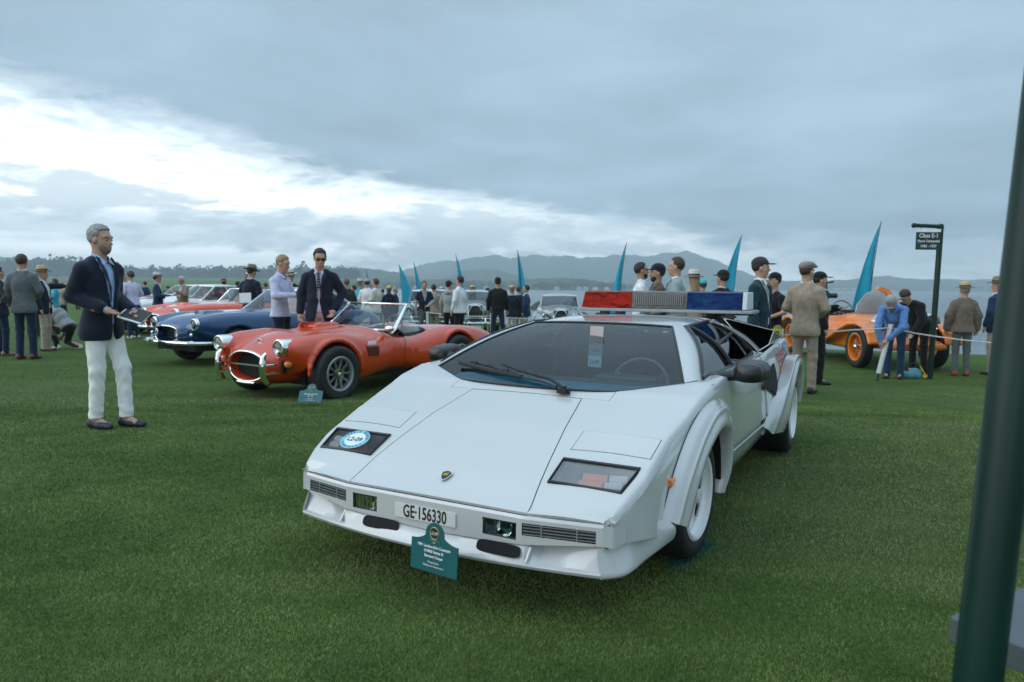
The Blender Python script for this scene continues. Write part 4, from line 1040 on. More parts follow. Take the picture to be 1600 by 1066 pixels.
        bp = B.n('ShaderNodeBump'); bp.inputs['Strength'].default_value = .35; bp.inputs['Distance'].default_value = .006
        nt.links.new(wv.outputs[1], bp.inputs['Height']); nt.links.new(bp.outputs[0], b_.inputs['Normal'])
        return m
    ya, yb = Y0 + .407, Y0 + .831
    lens('red_lens', Y0, ya - .002, tr('red_lens_plastic', (.55, .020, .006), (.05, .002, .001)), 0)
    lens('clear_lens', ya + .002, yb - .002, tr('clear_lens_plastic', (.22, .22, .21), (.12, .12, .115)), 0)
    lens('blue_lens', yb + .002, Y1 - .05, tr('blue_lens_plastic', (.002, .014, .115), (.003, .07, .20)), 0)
    MB().prism([(-.13, 1.096), (.13, 1.096), (.11, 1.222), (-.11, 1.222)], lambda u, v, w: (-2.03 + u, Y1 - .048 + w, v), .034).build('bar_end_cap', mat('end_cap_pale', (.55, .60, .62), .3, var=.04), bar, False, bevel=.006)
    gr = MB()
    for k in range(26):
        y = ya + .03 + (yb - ya - .06) * k / 25
        gr.box((-1.895, y, 1.165), (.008, .006, .085))
    gr.build('speaker_grille', mat('grille_alu', (.22, .22, .215), .5, .2), bar, False)
    for y in (-.38, -.25, .58): MB().box((-1.98, y, 1.055), (.10, .05, .034)).box((-1.93, y, 1.045), (.05, .10, .014)).build('bar_foot', black, bar, False, bevel=.004)
    MB().tube([(-2.06, .52, 1.07), (-2.16, .60, 1.055), (-2.1, .72, 1.06), (-2.25, .74, 1.02)], .006, 6).build('bar_cable', black, bar)
    return car
wedge()
# ------------------------------------------------------------------ other cars
def paint(name, col, **k): return mat(name, col, k.pop('rough', .24), coat=.7, var=.03, vscale=2, **k)
lampglass = glass('headlamp_glass', (.86, .90, .90), 1.6, .04)
bowl = mat('headlamp_bowl', (.55, .57, .57), .15, .9, var=.15, vscale=30)
def headlamp(root, c, r, name='headlight', tilt=0.0, depth=.06, shell=None):
    o = MB().lathe([(r * .80, .004), (r * .86, .016), (r * .96, .014), (r * 1.02, -.004), (r * 1.0, -depth)], 24, 'x').build(name, shell or chrome, root)
    o.location = c; o.rotation_euler = (0, tilt, 0)
    MB().lathe([(0, -r * .06), (r * .3, -r * .10), (r * .6, -r * .02), (r * .86, .004)], 20, 'x').build('reflector', bowl, o)
    MB().lathe([(0, .030), (r * .4, .026), (r * .7, .014), (r * .86, .002)], 20, 'x').build('lens', lampglass, o)
    return o
def steering(root, c, r=.19, lean=62):
    M4 = Matrix.Translation(c) @ Matrix.Rotation(rad(lean), 4, 'Y')
    b = MB().tube([M4 @ Vector((r * math.cos(a), r * math.sin(a), 0)) for a in np.linspace(0, 2 * math.pi, 25)[:-1]], .013, 6, close=True)
    for a in (0, 2.09, 4.19): b.tube([M4 @ Vector((0, 0, -.03)), M4 @ Vector((r * math.cos(a), r * math.sin(a), 0))], .009, 5)
    b.build('steering_wheel', mat('wheel_wood', (.12, .09, .07), .35), root)
def arc_q(b0, b1, t0, t1, bow, n=13, m=6):
    """glass between a lower and an upper edge, bowed forwards by bow at the middle"""
    Q = []
    for i in range(m):
        t = i / (m - 1); row = []
        for j in range(n):
            s = j / (n - 1); k = 1 - (2 * s - 1) ** 2
            p = (Vector(b0) * (1 - s) + Vector(b1) * s) * (1 - t) + (Vector(t0) * (1 - s) + Vector(t1) * s) * t
            row.append((p.x + bow * k, p.y, p.z + .012 * k * t))
        Q.append(row)
    return np.array(Q)
def greenhouse(root, ws, rt, rb, mr, pill=None, z_waist=None, div=.5, bow=.10, frame_m=None):
    """ws=(x,z,hw of base, x,z,hw of top); rt=(x,z,hw) rear end of roof; rb=(x,z,hw) foot of rear window"""
    xb, zb_, wb, xt, zt, wt = ws; pm = pill or mr; fm = frame_m or chrome
    Q = arc_q((xb, -wb, zb_), (xb, wb, zb_), (xt, -wt, zt), (xt, wt, zt), bow); sheet('windscreen', Q, win, root, 0)
    ed = [tuple(Q[i, 0]) for i in range(6)] + [tuple(p) for p in Q[-1]] + [tuple(Q[i, -1]) for i in range(5, -1, -1)] + [tuple(p) for p in Q[0, ::-1]]
    MB().tube(ed, .014, 6, close=True).build('windscreen_frame', fm, root)
    Q = []
    for i in range(9):
        t = i / 8; x = xt + (rt[0] - xt) * t; w = wt + (rt[2] - wt) * t; z = zt + (rt[1] - zt) * t
        Q.append([(x + bow * (1 - s * s) * (1 - t), s * w, z + .05 * math.sin(math.pi * (.15 + .7 * t)) * (1 - s ** 4) + .012 * (1 - s * s)) for s in np.linspace(-1, 1, 13)])
    sheet('roof', Q, mr, root, .02)
    Q = arc_q((rb[0], -rb[2], rb[1]), (rb[0], rb[2], rb[1]), (rt[0], -rt[2], rt[1]), (rt[0], rt[2], rt[1]), -.04)
    sheet('rear_window', Q, win, root, 0)
    for sg in (1, -1):
        f = [(xb, sg * wb, zb_), (xt, sg * wt, zt), (rt[0], sg * rt[2], rt[1]), (rb[0], sg * rb[2], rb[1])]
        o = MB().add(f, [[0, 1, 2, 3]]).build('side_window', win, root, False)
        MB().tube([f[0], f[1], f[2], f[3]], [.028, .026, .03, .04], 6).build('window_pillar', pm, o)
        xd = xb * (1 - div) + rb[0] * div; a = Vector(f[1]).lerp(Vector(f[2]), div); d = Vector(f[0]).lerp(Vector(f[3]), div)
        MB().tube([a, d], .018, 6).build('door_pillar', pm, o)
def interior(root, x0, x1, hw, z0, z1):
    MB().box(((x0 + x1) / 2, 0, z0), (abs(x1 - x0), 2 * hw, .06)).build('cabin_floor', void, root, False)
    for sg in (1, -1):
        f = Field((x1 - .1, sg * hw * .5 - .3, z0), (x0, sg * hw * .5 + .3, z1 + .1), .03)
        xm = x1 + .35
        f.box((xm + .2, sg * hw * .5, z0 + .14), (.5, hw * .85, .16), .05, .03).box((xm - .1, sg * hw * .5, (z0 + z1) / 2 + .05), (.15, hw * .85, z1 - z0), .05, .04, '+', 0, -.2)
        for q in np.linspace(-.16, .16, 6): f.cap((xm + .02, sg * hw * .5 + q, z0 + .2), (xm - .03, sg * hw * .5 + q, z1), .012, None, .02, '-')
        f.build('seat', leather, root)

def placard(loc, yaw, lean, w, label, lines, grp='car name boards on the lawn', col=None, stick=True, num='L2-09'):
    """teal board with a crest-shaped top"""
    t = thing('car_placard', label, 'placard', loc, yaw, grp)
    h = w * .74; k = w / 2; ol = [(-k, 0), (k, 0), (k, h * .70)]
    for a in np.linspace(0, 1, 8): ol.append((k * (.92 - .52 * a), h * (.70 + .02 * a + .10 * a * a)))
    for a in np.linspace(.25, math.pi - .25, 14): ol.append((k * .40 * math.cos(a), h * (.84 + .30 * math.sin(a))))
    for a in np.linspace(1, 0, 8): ol.append((-k * (.92 - .52 * a), h * (.70 + .02 * a + .10 * a * a)))
    ol.append((-k, h * .70))
    Mx = Matrix.Translation((0, 0, .012)) @ Matrix.Rotation(lean, 4, 'Y') @ frame((0, 0, 0), (0, 1, 0), (0, 0, 1))
    bd = MB().prism(ol, lambda u, v, w_: Mx @ Vector((u, v, w_)), .006).build('board', col or teal_board, t, False)
    pr = whitep
    for i, (s, sz, y) in enumerate(lines):
        text('lettering', s, pr, bd, sz * w, Mx @ Matrix.Translation((0, y * h, .0075)), .95, .0003, bold=.0003 if i < 3 else 0)
    c = (0, h * .90); gold = mat('crest_gold', (.45, .36, .12), .35, .5, var=.1)
    MB().tube([Mx @ Vector((w * .095 * math.cos(a), c[1] + w * .10 * math.sin(a), .007)) for a in np.linspace(0, 2 * math.pi, 25)[:-1]], w * .008, 5, close=True).build('crest_ring', gold, bd)
    MB().prism([(w * .085 * math.cos(a), c[1] + w * .09 * math.sin(a)) for a in np.linspace(0, 2 * math.pi, 21)[:-1]], lambda u, v, w_: Mx @ Vector((u, v, .006 + w_)), .001).build('crest_disc', mat('crest_dark', (.005, .03, .035), .4), bd)
    MB().prism([(-w * .12, h * .755), (-w * .05, h * .735), (w * .05, h * .735), (w * .12, h * .755), (w * .05, h * .748), (-w * .05, h * .748)], lambda u, v, w_: Mx @ Vector((u, v, .006 + w_)), .001).build('crest_ribbon', gold, bd)
    text('crest_number', num, pr, bd, w * .075, Mx @ Matrix.Translation((0, c[1], .0085)), .9, .0003)
    text('year_lettering', '2023', pr, bd, w * .028, Mx @ Matrix.Translation((0, h * .69, .0075)), .9, .0003)
    MB().tube([(-.012, 0, .10), (-.03, 0, -loc[2] + g1(loc[0], loc[1]) - .01)], .004, 5).build('stake', steel, t)
    return t

def cobra():
    R = thing('roadster', 'orange-red open roadster with chrome oval mouth behind the white car', 'roadster', (-2.726, 8.604, -.115), rad(-124.1))
    p = paint('orange_red_paint', (.56, .048, .004))
    f = Field((-3.62, -.92, .14), (.84, .92, .98), .0165)
    f.loft([.66, .58, .42, .18, -.1, -.5, -.9, -1.3, -1.7, -2.2, -2.7, -3.1, -3.4, -3.52], 0, [.425, .43, .45, .475, .49, .505, .51, .47, .455, .47, .50, .52, .52, .51],
           [.375, .44, .52, .57, .60, .66, .71, .745, .755, .74, .70, .60, .42, .2], [.19, .215, .265, .315, .335, .345, .335, .27, .255, .285, .275, .225, .14, .06], [2.3, 2.3, 2.3, 2.3, 2.3, 2.4, 2.6, 2.9, 3.0, 2.8, 2.5, 2.4, 2.2, 2], 0)
    f.loft([.585, .53, .41, .18, -.05, -.3, -.6, -.95], .58, [.64, .615, .575, .53, .50, .48, .46, .45], [.10, .135, .19, .235, .25, .24, .21, .14], [.09, .125, .20, .27, .315, .31, .26, .16], 2.2, .09, sym=True)
    f.loft([-1.45, -1.7, -2.0, -2.3, -2.6, -2.9, -3.15, -3.35], .60, [.45, .47, .49, .50, .505, .51, .52, .52], [.10, .18, .24, .265, .255, .22, .16, .08], [.14, .22, .28, .30, .285, .24, .17, .08], 2.3, .08, sym=True)
    f.cut(lambda X, Y, Z: .20 - Z + .0 * X, .03)
    for x, r in ((0, .385), (-2.286, .395)):
        for sg in (1, -1): f.cyl((x, sg * .80, .33), r, .30, 1, .012)
    for x, r in ((0, .40), (-2.286, .41)):                       # rolled arch lips
        for sg in (1, -1):
            pts = [(x + r * math.cos(a), sg * .79, .33 + r * math.sin(a)) for a in np.linspace(.05, math.pi - .05, 15)]
            for a, b in zip(pts[:-1], pts[1:]): f.cap(a, b, .022, None, .035)
    f.loft([.42, .54, .76], 0, .425, [.30, .33, .36], [.125, .145, .165], 2.3, .01, '-')
    f.box((-1.72, 0, .80), (.84, 1.06, .70), .24, .02, '-')
    f.box((-.42, 0, .845), (.42, .34, .11), .05, .03)           # bonnet scoop
    f.box((-.22, 0, .862), (.16, .28, .062), .025, .0, '-')
    body = f.build('body', p, R)
    MB().box((-1.5, 0, .26), (3.6, 1.2, .10)).box((.50, 0, .425), (.10, .62, .27)).build('chassis_and_shade_plate', void, R, False)  # second box is a black plate that paints shade into the mouth
    el_ = lambda r1, r2, n=36: [(.672 - .035 * abs(math.cos(a)) ** 2, r1 * math.cos(a), .425 + r2 * math.sin(a)) for a in np.linspace(0, 2 * math.pi, n + 1)[:-1]]
    MB().tube(el_(.362, .178), .014, 8, close=True).build('mouth_ring', chrome, R)
    MB().box((.635, 0, .44), (.02, .66, .016)).build('grille_bar', steel, R)
    MB().tube([(.665, -.16, .238), (.68, 0, .235), (.665, .16, .238)], .016, 8).build('lower_bar', chrome, R)
    for sg in (1, -1):
        headlamp(R, (.632, sg * .565, .665), .098, depth=.14)
        MB().tube([(.68, sg * .42, .25), (.735, sg * .42, .33), (.75, sg * .42, .45), (.735, sg * .42, .56), (.70, sg * .42, .60)], [.028, .036, .036, .032, .018], 10).build('overrider', chrome, R)
        MB().tube([(.50, sg * .44, .36), (.73, sg * .42, .36)], .012, 6).tube([(.50, sg * .44, .46), (.73, sg * .42, .46)], .012, 6).build('overrider_bracket', chrome, R)
        MB().lathe([(0, .03), (.03, .022), (.042, 0), (.045, -.03)], 16, 'x', (.548, sg * .60, .475)).build('indicator', amber, R)
        MB().box((.535, sg * .52, .44), (.05, .05, .15)).build('brake_scoop', void, R, bevel=.015)
        MB().box((-.60, sg * .755, .555), (.20, .10, .12)).build('side_vent', mat('vent_dark', (.10, .012, .004), .7), R, bevel=.01)
        MB().box((-.575, sg * .800, .66), (.13, .012, .045)).build('wing_badge', whitep, R, bevel=.003)
        dk = mat('shut_line', (.03, .004, .002), .8)
        MB().tube([(-1.22, sg * .735, .71), (-1.22, sg * .762, .62), (-1.20, sg * .768, .45), (-1.24, sg * .76, .30), (-1.5, sg * .768, .27), (-1.8, sg * .765, .30)], .004, 5).build('door_line', dk, R)
        for k, (x, y, r_) in enumerate(((0, .755, .33), (-2.286, .755, .335))):
            wheel(R, (x, sg * y, r_), r_, .205, .22, sg, 'cobra', mat('cast_alloy', (.36, .38, .38), .35, .8, var=.1), seg=36)
    wb = arc_q((-1.10, -.64, .775), (-1.10, .64, .775), (-1.46, -.56, 1.115), (-1.46, .56, 1.115), .17)
    sheet('windscreen', wb, win, R, 0)
    ed = [tuple(wb[i, 0]) for i in range(6)] + [tuple(q) for q in wb[-1]] + [tuple(wb[i, -1]) for i in range(5, -1, -1)]
    MB().tube(ed, .015, 8).build('windscreen_frame', chrome, R)
    MB().tube([(q[0] + .01, q[1], q[2] + .012) for q in wb[0]], .017, 8).build('windscreen_base', chrome, R)
    for sg in (1, -1):
        MB().tube([(-1.08, sg * .64, .74), (-1.16, sg * .645, .80), (-1.46, sg * .56, 1.115)], [.018, .02, .017], 8).build('windscreen_post', chrome, R)
        q = [(-1.19, sg * .64, .80), (-1.46, sg * .60, 1.06), (-1.68, sg * .70, 1.02), (-1.55, sg * .72, .76), (-1.28, sg * .68, .74)]
        MB().add(q, [[0, 1, 2, 3, 4]]).build('wind_wing', win, R, False)
        MB().ball((-1.02, sg * .66, .81), (.05, .075, .045), 14).tube([(-1.02, sg * .66, .73), (-1.02, sg * .66, .79)], .012, 6).build('wing_mirror', chrome, R)
    MB().tube([(-.92, .1, .87), (-1.0, .38, .88)], .006, 5).tube([(-.90, -.25, .87), (-.98, .05, .885)], .006, 5).build('wiper', black, R)
    MB().lathe([(0, 0), (.03, .004), (.034, 0)], 14, 'x', (.47, 0, .70)).build('nose_badge', chrome, R)
    Q = [[(-1.30 - .14 * t, y, .80 - .10 * t) for y in np.linspace(-.55, .55, 9)] for t in (0, .5, 1)]
    sheet('dashboard', Q, leather, R, .02)
    steering(R, (-1.42, .32, .80), .18); interior(R, -1.30, -2.12, .52, .34, .74)
    return R
cobra()

def gt(label, pose, pm, name='coupe', scale=1.0, low=0.0, closed=True, roof_m=None, cat='coupe', group=None, res=.022, fogs=True, wire=False):
    x, y, yaw = pose
    R = thing(name, label, cat, (x, y, g1(x, y)), rad(yaw), group); R.scale = (scale,) * 3
    f = Field((-3.85, -.92, .2), (1.0, .92, 1.08), res); L = low
    f.loft([.90, .80, .6, .3, -.1, -.6, -1.1, -1.8, -2.5, -3.1, -3.5, -3.72], 0, [.58, .585, .60, .61, .615, .62, .62, .61, .61, .60, .59, .58], [.40, .49, .60, .68, .74, .78, .80, .80, .79, .72, .58, .4], [.15, .20, .255, .30, .325, .345, .35, .345, .34, .30, .22, .10], [2.6, 2.6, 2.7, 2.8, 2.9, 3, 3, 3, 3, 2.9, 2.7, 2.4], 0)
    f.loft([.74, .66, .45, .15, -.2, -.6, -1.1, -1.6], .62, [.735, .72, .68, .64, .61, .60, .60, .60], [.10, .14, .19, .22, .23, .22, .20, .16], [.10, .14, .22, .29, .325, .33, .32, .28], 2.4, .07, sym=True)
    f.loft([-1.5, -1.9, -2.3, -2.7, -3.1, -3.45, -3.68], .62, [.6, .61, .61, .61, .61, .60, .6], [.16, .21, .235, .23, .20, .15, .08], [.28, .33, .345, .34, .31, .24, .12], 2.4, .07, sym=True)
    f.cut(lambda X, Y, Z: .27 - Z + 0 * X, .03)
    for xx in (0, -2.55):
        for sg in (1, -1): f.cyl((xx, sg * .85, .33), .375, .32, 1, .015)
    f.loft([.62, .75, 1.0], 0, .575, [.33, .36, .40], [.115, .13, .145], 2.8, .01, '-')
    f.box((-2.05, 0, .98), (1.35, 1.2, .62), .18, .03, '-')
    f.box((.05, 0, .925), (.42, .30, .075), .03, .03); f.box((.26, 0, .935), (.12, .24, .04), .015, 0, '-')
    f.build('body', pm, R)
    MB().box((-1.4, 0, .32), (4.2, 1.2, .10)).box((.45, 0, .57), (.05, .8, .26)).build('chassis_and_shade_plate', void, R, False)  # second box: black plate behind the grille, standing in for shade
    g = MB()
    for k in range(11): g.box((.74, -.30 + .06 * k, .575), (.012, .008, .24))
    for k in range(4): g.box((.74, 0, .50 + .05 * k), (.012, .66, .006))
    g.build('grille', mat('egg_crate', (.05, .05, .05), .4, .6), R, False)
    MB().tube([(.90 - .05 * abs(math.cos(a)) ** 2, .385 * math.copysign(abs(math.cos(a)) ** .8, math.cos(a)), .575 + .142 * math.copysign(abs(math.sin(a)) ** .8, math.sin(a))) for a in np.linspace(0, 2 * math.pi, 33)[:-1]], .013, 6, close=True).build('grille_ring', chrome, R)
    for sg in (1, -1):
        headlamp(R, (.735, sg * .635, .745), .105, depth=.10)
        if fogs: headlamp(R, (.86, sg * .335, .59), .075, 'fog_lamp', depth=.08)
        MB().tube([(.93, sg * .12, .43), (.93, sg * .42, .43), (.86, sg * .70, .43), (.66, sg * .86, .43), (.45, sg * .90, .43)], [.035, .042, .042, .040, .028], 8).build('bumper', chrome, R)
        MB().lathe([(0, .03), (.022, .02), (.03, 0)], 12, 'x', (.78, sg * .62, .57)).build('indicator', chrome, R)
        for xx in (0, -2.55): wheel(R, (xx, sg * .755, .325), .325, .21, .17, sg, 'wire' if wire else 'cobra', steel, seg=28)
    rm = roof_m or pm
    if closed: greenhouse(R, (-1.12, .935, .66, -1.62, 1.325, .53), (-2.35, 1.33, .52), (-3.0, .95, .62), rm)
    else:
        Q = arc_q((-1.12, -.66, .93), (-1.12, .66, .93), (-1.45, -.58, 1.27), (-1.45, .58, 1.27), .12); sheet('windscreen', Q, win, R, 0)
        ed = [tuple(Q[i, 0]) for i in range(6)] + [tuple(q) for q in Q[-1]] + [tuple(Q[i, -1]) for i in range(5, -1, -1)] + [tuple(q) for q in Q[0, ::-1]]
        MB().tube(ed, .016, 6, close=True).build('windscreen_frame', chrome, R)
    steering(R, (-1.45, .33, .93), .19); interior(R, -1.4, -2.4, .58, .45, .95)
    MB().tube([(-.98, .25, .955), (-1.10, -.1, .975)], .007, 5).tube([(-.98, -.2, .955), (-1.10, -.5, .965)], .007, 5).build('wiper', black, R)
    return R
blue = paint('deep_blue_paint', (.006, .055, .155)); scarlet = paint('scarlet_paint', (.70, .06, .008)); ivory = paint('ivory_paint', (.66, .68, .68)); maroon = paint('maroon_paint', (.22, .025, .025))
silver = paint('silver_paint', (.40, .42, .43), rough=.3)
gt('dark blue coupe with oval grille and chrome bumper behind the orange-red roadster', (-5.336, 12.344, -124.2), blue, scale=.96, roof_m=mat('roof_sky_reflection', (.45, .52, .56), .25, coat=.8, var=.03))  # blue roof given a pale colour that paints in the sky's reflection
gt('bright red open sports car standing just beyond the dark blue coupe', (-7.5, 16.2, -124), scarlet, 'sports_car', closed=False, cat='sports car', res=.03)
gt('ivory white coupe parked beyond the bright red sports car', (-10.2, 19.7, -124), ivory, res=.03)
gt('maroon car with pale roof half hidden behind the man in lavender shirt', (-13.1, 25.4, -122), maroon, 'parked_car', roof_m=ivory, cat='car', res=.035)
gt('silver white car farthest back in the left row of cars', (-16.0, 30.6, -122), silver, 'parked_car', cat='car', res=.035)

def vintage(label, pose, pm, pm2, wheel_m, scale=1.0, res=.028, frame_m=None, group=None):
    x, y, yaw = pose
    R = thing('vintage_sedan', label, 'vintage car', (x, y, g1(x, y)), rad(yaw), group); R.scale = (scale,) * 3
    f = Field((-3.9, -.95, .25), (.75, .95, 1.2), res)
    f.loft([.52, .45, .1, -.6, -1.1, -1.9, -2.8, -3.4, -3.75], 0, [.72, .72, .74, .78, .80, .78, .76, .70, .62], [.20, .25, .34, .48, .62, .72, .70, .56, .3], [.32, .34, .33, .34, .36, .40, .40, .32, .18], 3.0, 0)
    f.build('body', pm, R)
    for sg in (1, -1):
        f = Field((-1.5, sg * .66 - .32, .22), (.75, sg * .66 + .32, .98), res)
        f.loft([.60, .5, .25, 0, -.3, -.65, -1.1, -1.4], sg * .64, [.58, .60, .62, .62, .58, .48, .40, .36], [.12, .18, .21, .22, .21, .19, .16, .12], [.12, .18, .24, .26, .26, .22, .14, .06], 2.4, 0)
        f.cyl((0, sg * .70, .36), .40, .3, 1, .01)
        f.build('front_wing', pm2, R)
        f = Field((-3.7, sg * .66 - .3, .22), (-1.8, sg * .66 + .3, .98), res)
        f.loft([-1.95, -2.2, -2.6, -3.0, -3.4, -3.6], sg * .66, [.5, .58, .62, .6, .5, .4], [.12, .18, .2, .2, .16, .1], [.14, .22, .26, .25, .2, .1], 2.4, 0)
        f.cyl((-2.75, sg * .70, .36), .40, .3, 1, .01); f.build('rear_wing', pm2, R)
        headlamp(R, (.38, sg * .44, .80), .12, depth=.16)
        MB().box((-1.6, sg * .74, .32), (1.5, .2, .04)).build('running_board', black, R, False)
        for xx in (0, -2.75): wheel(R, (xx, sg * .66, .35), .35, .22, .15, sg, 'disc', wheel_m, seg=22)
    MB().tube([(.66, -.82, .48), (.74, -.4, .48), (.75, .4, .48), (.66, .82, .48)], .03, 8).tube([(.66, -.70, .60), (.72, 0, .62), (.66, .70, .60)], .016, 6).build('bumper', chrome, R)
    for sg in (1, -1): MB().tube([(.76, sg * .3, .36), (.78, sg * .3, .50), (.75, sg * .3, .66)], .025, 8).build('overrider', chrome, R)
    g = MB().box((.50, 0, .74), (.06, .40, .52))
    gp = MB()
    for k in range(9): gp.box((.545, -.16 + .04 * k, .73), (.02, .010, .44))
    MB().tube([(.54, -.19, .50), (.54, -.21, .80), (.53, -.12, .98), (.53, 0, 1.01), (.53, .12, .98), (.54, .21, .80), (.54, .19, .50)], .022, 8, close=True).build('grille_shell', chrome, R)
    g.build('grille_core', void, R, False); gp.build('grille_bars', chrome, R, False)
    MB().box((.70, 0, .36), (.02, .34, .11)).build('number_plate', whitep, R, False)
    greenhouse(R, (-.80, 1.05, .60, -1.02, 1.40, .54), (-2.5, 1.42, .54), (-3.1, 1.02, .56), pm, bow=.05, frame_m=frame_m)
    interior(R, -1.1, -2.4, .5, .5, 1.0); steering(R, (-1.2, .3, 1.05))
    return R
grey = paint('pearl_grey_paint', (.34, .36, .37)); blk = paint('black_car_paint', (.012, .013, .015)); steelblue = paint('steel_blue_paint', (.10, .15, .19))
vintage('silver grey vintage saloon with pale windscreen frame left of the red lens', (1.45, 20.9, -92), grey, grey, black, frame_m=ivory)
vintage('pale grey vintage saloon with white bumper bars behind man in white shirt', (-1.15, 21.6, -86), grey, ivory, black, frame_m=ivory)
vintage('steel blue vintage saloon behind the roadster windscreen and the feather flag', (-2.75, 21.9, -90), steelblue, steelblue, black)

def orange_car():
    px0, py0 = 7.68, 13.86
    R = thing('vintage_tourer', 'bright orange open vintage tourer with big headlamps by the water', 'vintage car', (px0, py0, g1(px0, py0)), rad(-90)); R.scale = (1.09,) * 3
    p = paint('bright_orange_paint', (.72, .18, .004)); pale = mat('polished_alloy', (.52, .54, .55), .25, .8, var=.08)
    f = Field((-4.0, -.8, .22), (.45, .8, 1.12), .025)
    f.loft([.30, .22, -.3, -.9, -1.3, -1.9, -2.6, -3.2, -3.7], 0, [.66, .66, .67, .69, .71, .68, .66, .64, .60], [.24, .27, .33, .42, .52, .58, .60, .52, .3], [.24, .25, .255, .26, .26, .26, .25, .22, .12], 2.8, 0)
    f.box((-1.50, 0, .50), (1.95, 1.22, .40), .08, .04).box((-3.3, 0, .55), (.9, 1.0, .3), .1, .04); f.box((-1.95, 0, 1.0), (1.3, .85, .5), .15, .02, '-')
    for sg in (1, -1): f.cyl((0, sg * .68, .38), .43, .28, 1, .01); f.cyl((-3.0, sg * .68, .38), .43, .28, 1, .01)
    f.build('body', p, R)
    for sg in (1, -1):
        f = Field((-1.8, sg * .68 - .3, .2), (.75, sg * .68 + .3, 1.0), .025)
        pts = [(.60, .50), (.52, .66), (.35, .77), (.1, .82), (-.2, .80), (-.5, .70), (-.85, .55), (-1.2, .42), (-1.55, .36)]
        for a, b in zip(pts[:-1], pts[1:]):
            for yy in (.56, .62, .68, .74, .80): f.cap((a[0], sg * yy, a[1] - .5 * (yy - .68) ** 2), (b[0], sg * yy, b[1] - .5 * (yy - .68) ** 2), .035, None, .03)
        f.cap((.30, sg * .5, .60), (-.9, sg * .52, .50), .06, None, .06)
        f.build('front_wing', p, R)
        f = Field((-3.7, sg * .68 - .3, .2), (-2.3, sg * .68 + .3, 1.0), .025)
        pts = [(-2.45, .50), (-2.6, .70), (-2.85, .80), (-3.1, .80), (-3.35, .70), (-3.5, .52)]
        for a, b in zip(pts[:-1], pts[1:]):
            for yy in (.58, .66, .74, .80): f.cap((a[0], sg * yy, a[1]), (b[0], sg * yy, b[1]), .035, None, .03)
        f.build('rear_wing', p, R)
        MB().box((-1.95, sg * .70, .36), (1.0, .24, .05)).build('running_board', p, R, bevel=.01)
        headlamp(R, (.33, sg * .42, .84), .165, depth=.12)
        for xx in (0, -3.0): wheel(R, (xx, sg * .68, .38), .38, .25, .17, sg, 'wire', p, seg=32, tilt=0, m_hub=p)
    # front axle apron, lower valance, grille shell
    f = Field((.1, -.75, .25), (.75, .75, .72), .025)
    f.loft([.62, .5, .3, .15], 0, [.42, .44, .5, .55], [.56, .58, .5, .4], [.06, .09, .12, .12], 3, 0); f.build('front_apron', p, R)
    MB().prism([(-.22, .40), (.22, .40), (.25, .62), (.22, .86), (.12, .94), (-.12, .94), (-.22, .86), (-.25, .62)], lambda u, v, w: (.29 + w, u, v), .08).build('grille_shell', chrome, R, bevel=.015)
    g = MB()
    for k in range(15): g.box((.375, -.18 + .0257 * k, .66), (.012, .006, .44))
    g.build('grille_bars', steel, R, False)
    f2 = MB()
    for k in range(12): pass
    # raised bonnet side panel standing open like a wing, and the folded screen
    MB().prism([(-.55, .0), (.35, .0), (.30, .22), (.08, .42), (-.16, .46), (-.42, .26)], lambda u, v, w: (-.95 - v * .25, u * .9 - .02, 1.0 + v * 1.0 + w * 0), .0).build('tmp2', pale, None)
    bpy.data.objects.remove(bpy.data.objects['tmp2'])
    ol = [(-.50, .0), (.50, .0), (.44, .20), (.20, .42), (.0, .47), (-.24, .40), (-.46, .18)]
    MB().prism(ol, lambda u, v, w: (-1.02 - w, u * .78 + .12, .96 + v), .03).build('bonnet_panel', pale, R, False)
    MB().prism([(-.02, .475), (-.20, .42), (-.44, .20), (-.50, .0), (-.60, .0), (-.56, .24), (-.30, .48), (-.08, .53)], lambda u, v, w: (-1.0 - w, -u * .78 + .12, .96 + v), .10).build('panel_edge', p, R, False)
    MB().box((-.35, 0, .93), (1.25, .03, .012)).build('bonnet_hinge', chrome, R, False)
    MB().lathe([(0, .07), (.03, .05), (.02, 0)], 12, 'z', (.28, 0, .94)).build('radiator_cap', black, R)
    for sg in (1, -1): MB().tube([(-1.2, sg * .50, .95), (-1.45, sg * .52, 1.02), (-2.1, sg * .52, .99)], .022, 6).build('folded_screen', black, R)
    MB().tube([(-1.3, -.5, 1.0), (-1.3, .5, 1.0)], .02, 6).build('scuttle_bar', black, R)
    steering(R, (-1.6, -.25, 1.02), .2); interior(R, -1.3, -2.5, .42, .55, .95)
    for z in (0,):
        lv = MB()
        for sg in (1, -1):
            for k in range(10): lv.box((-.25 - .09 * k, sg * (.315 + .012 * k), .68), (.02, .01, .16), Matrix.Rotation(.2, 3, 'Y'))
        lv.build('bonnet_louvres', mat('louvre_orange', (.38, .09, .01), .5), R, False)
    return R
orange_car()

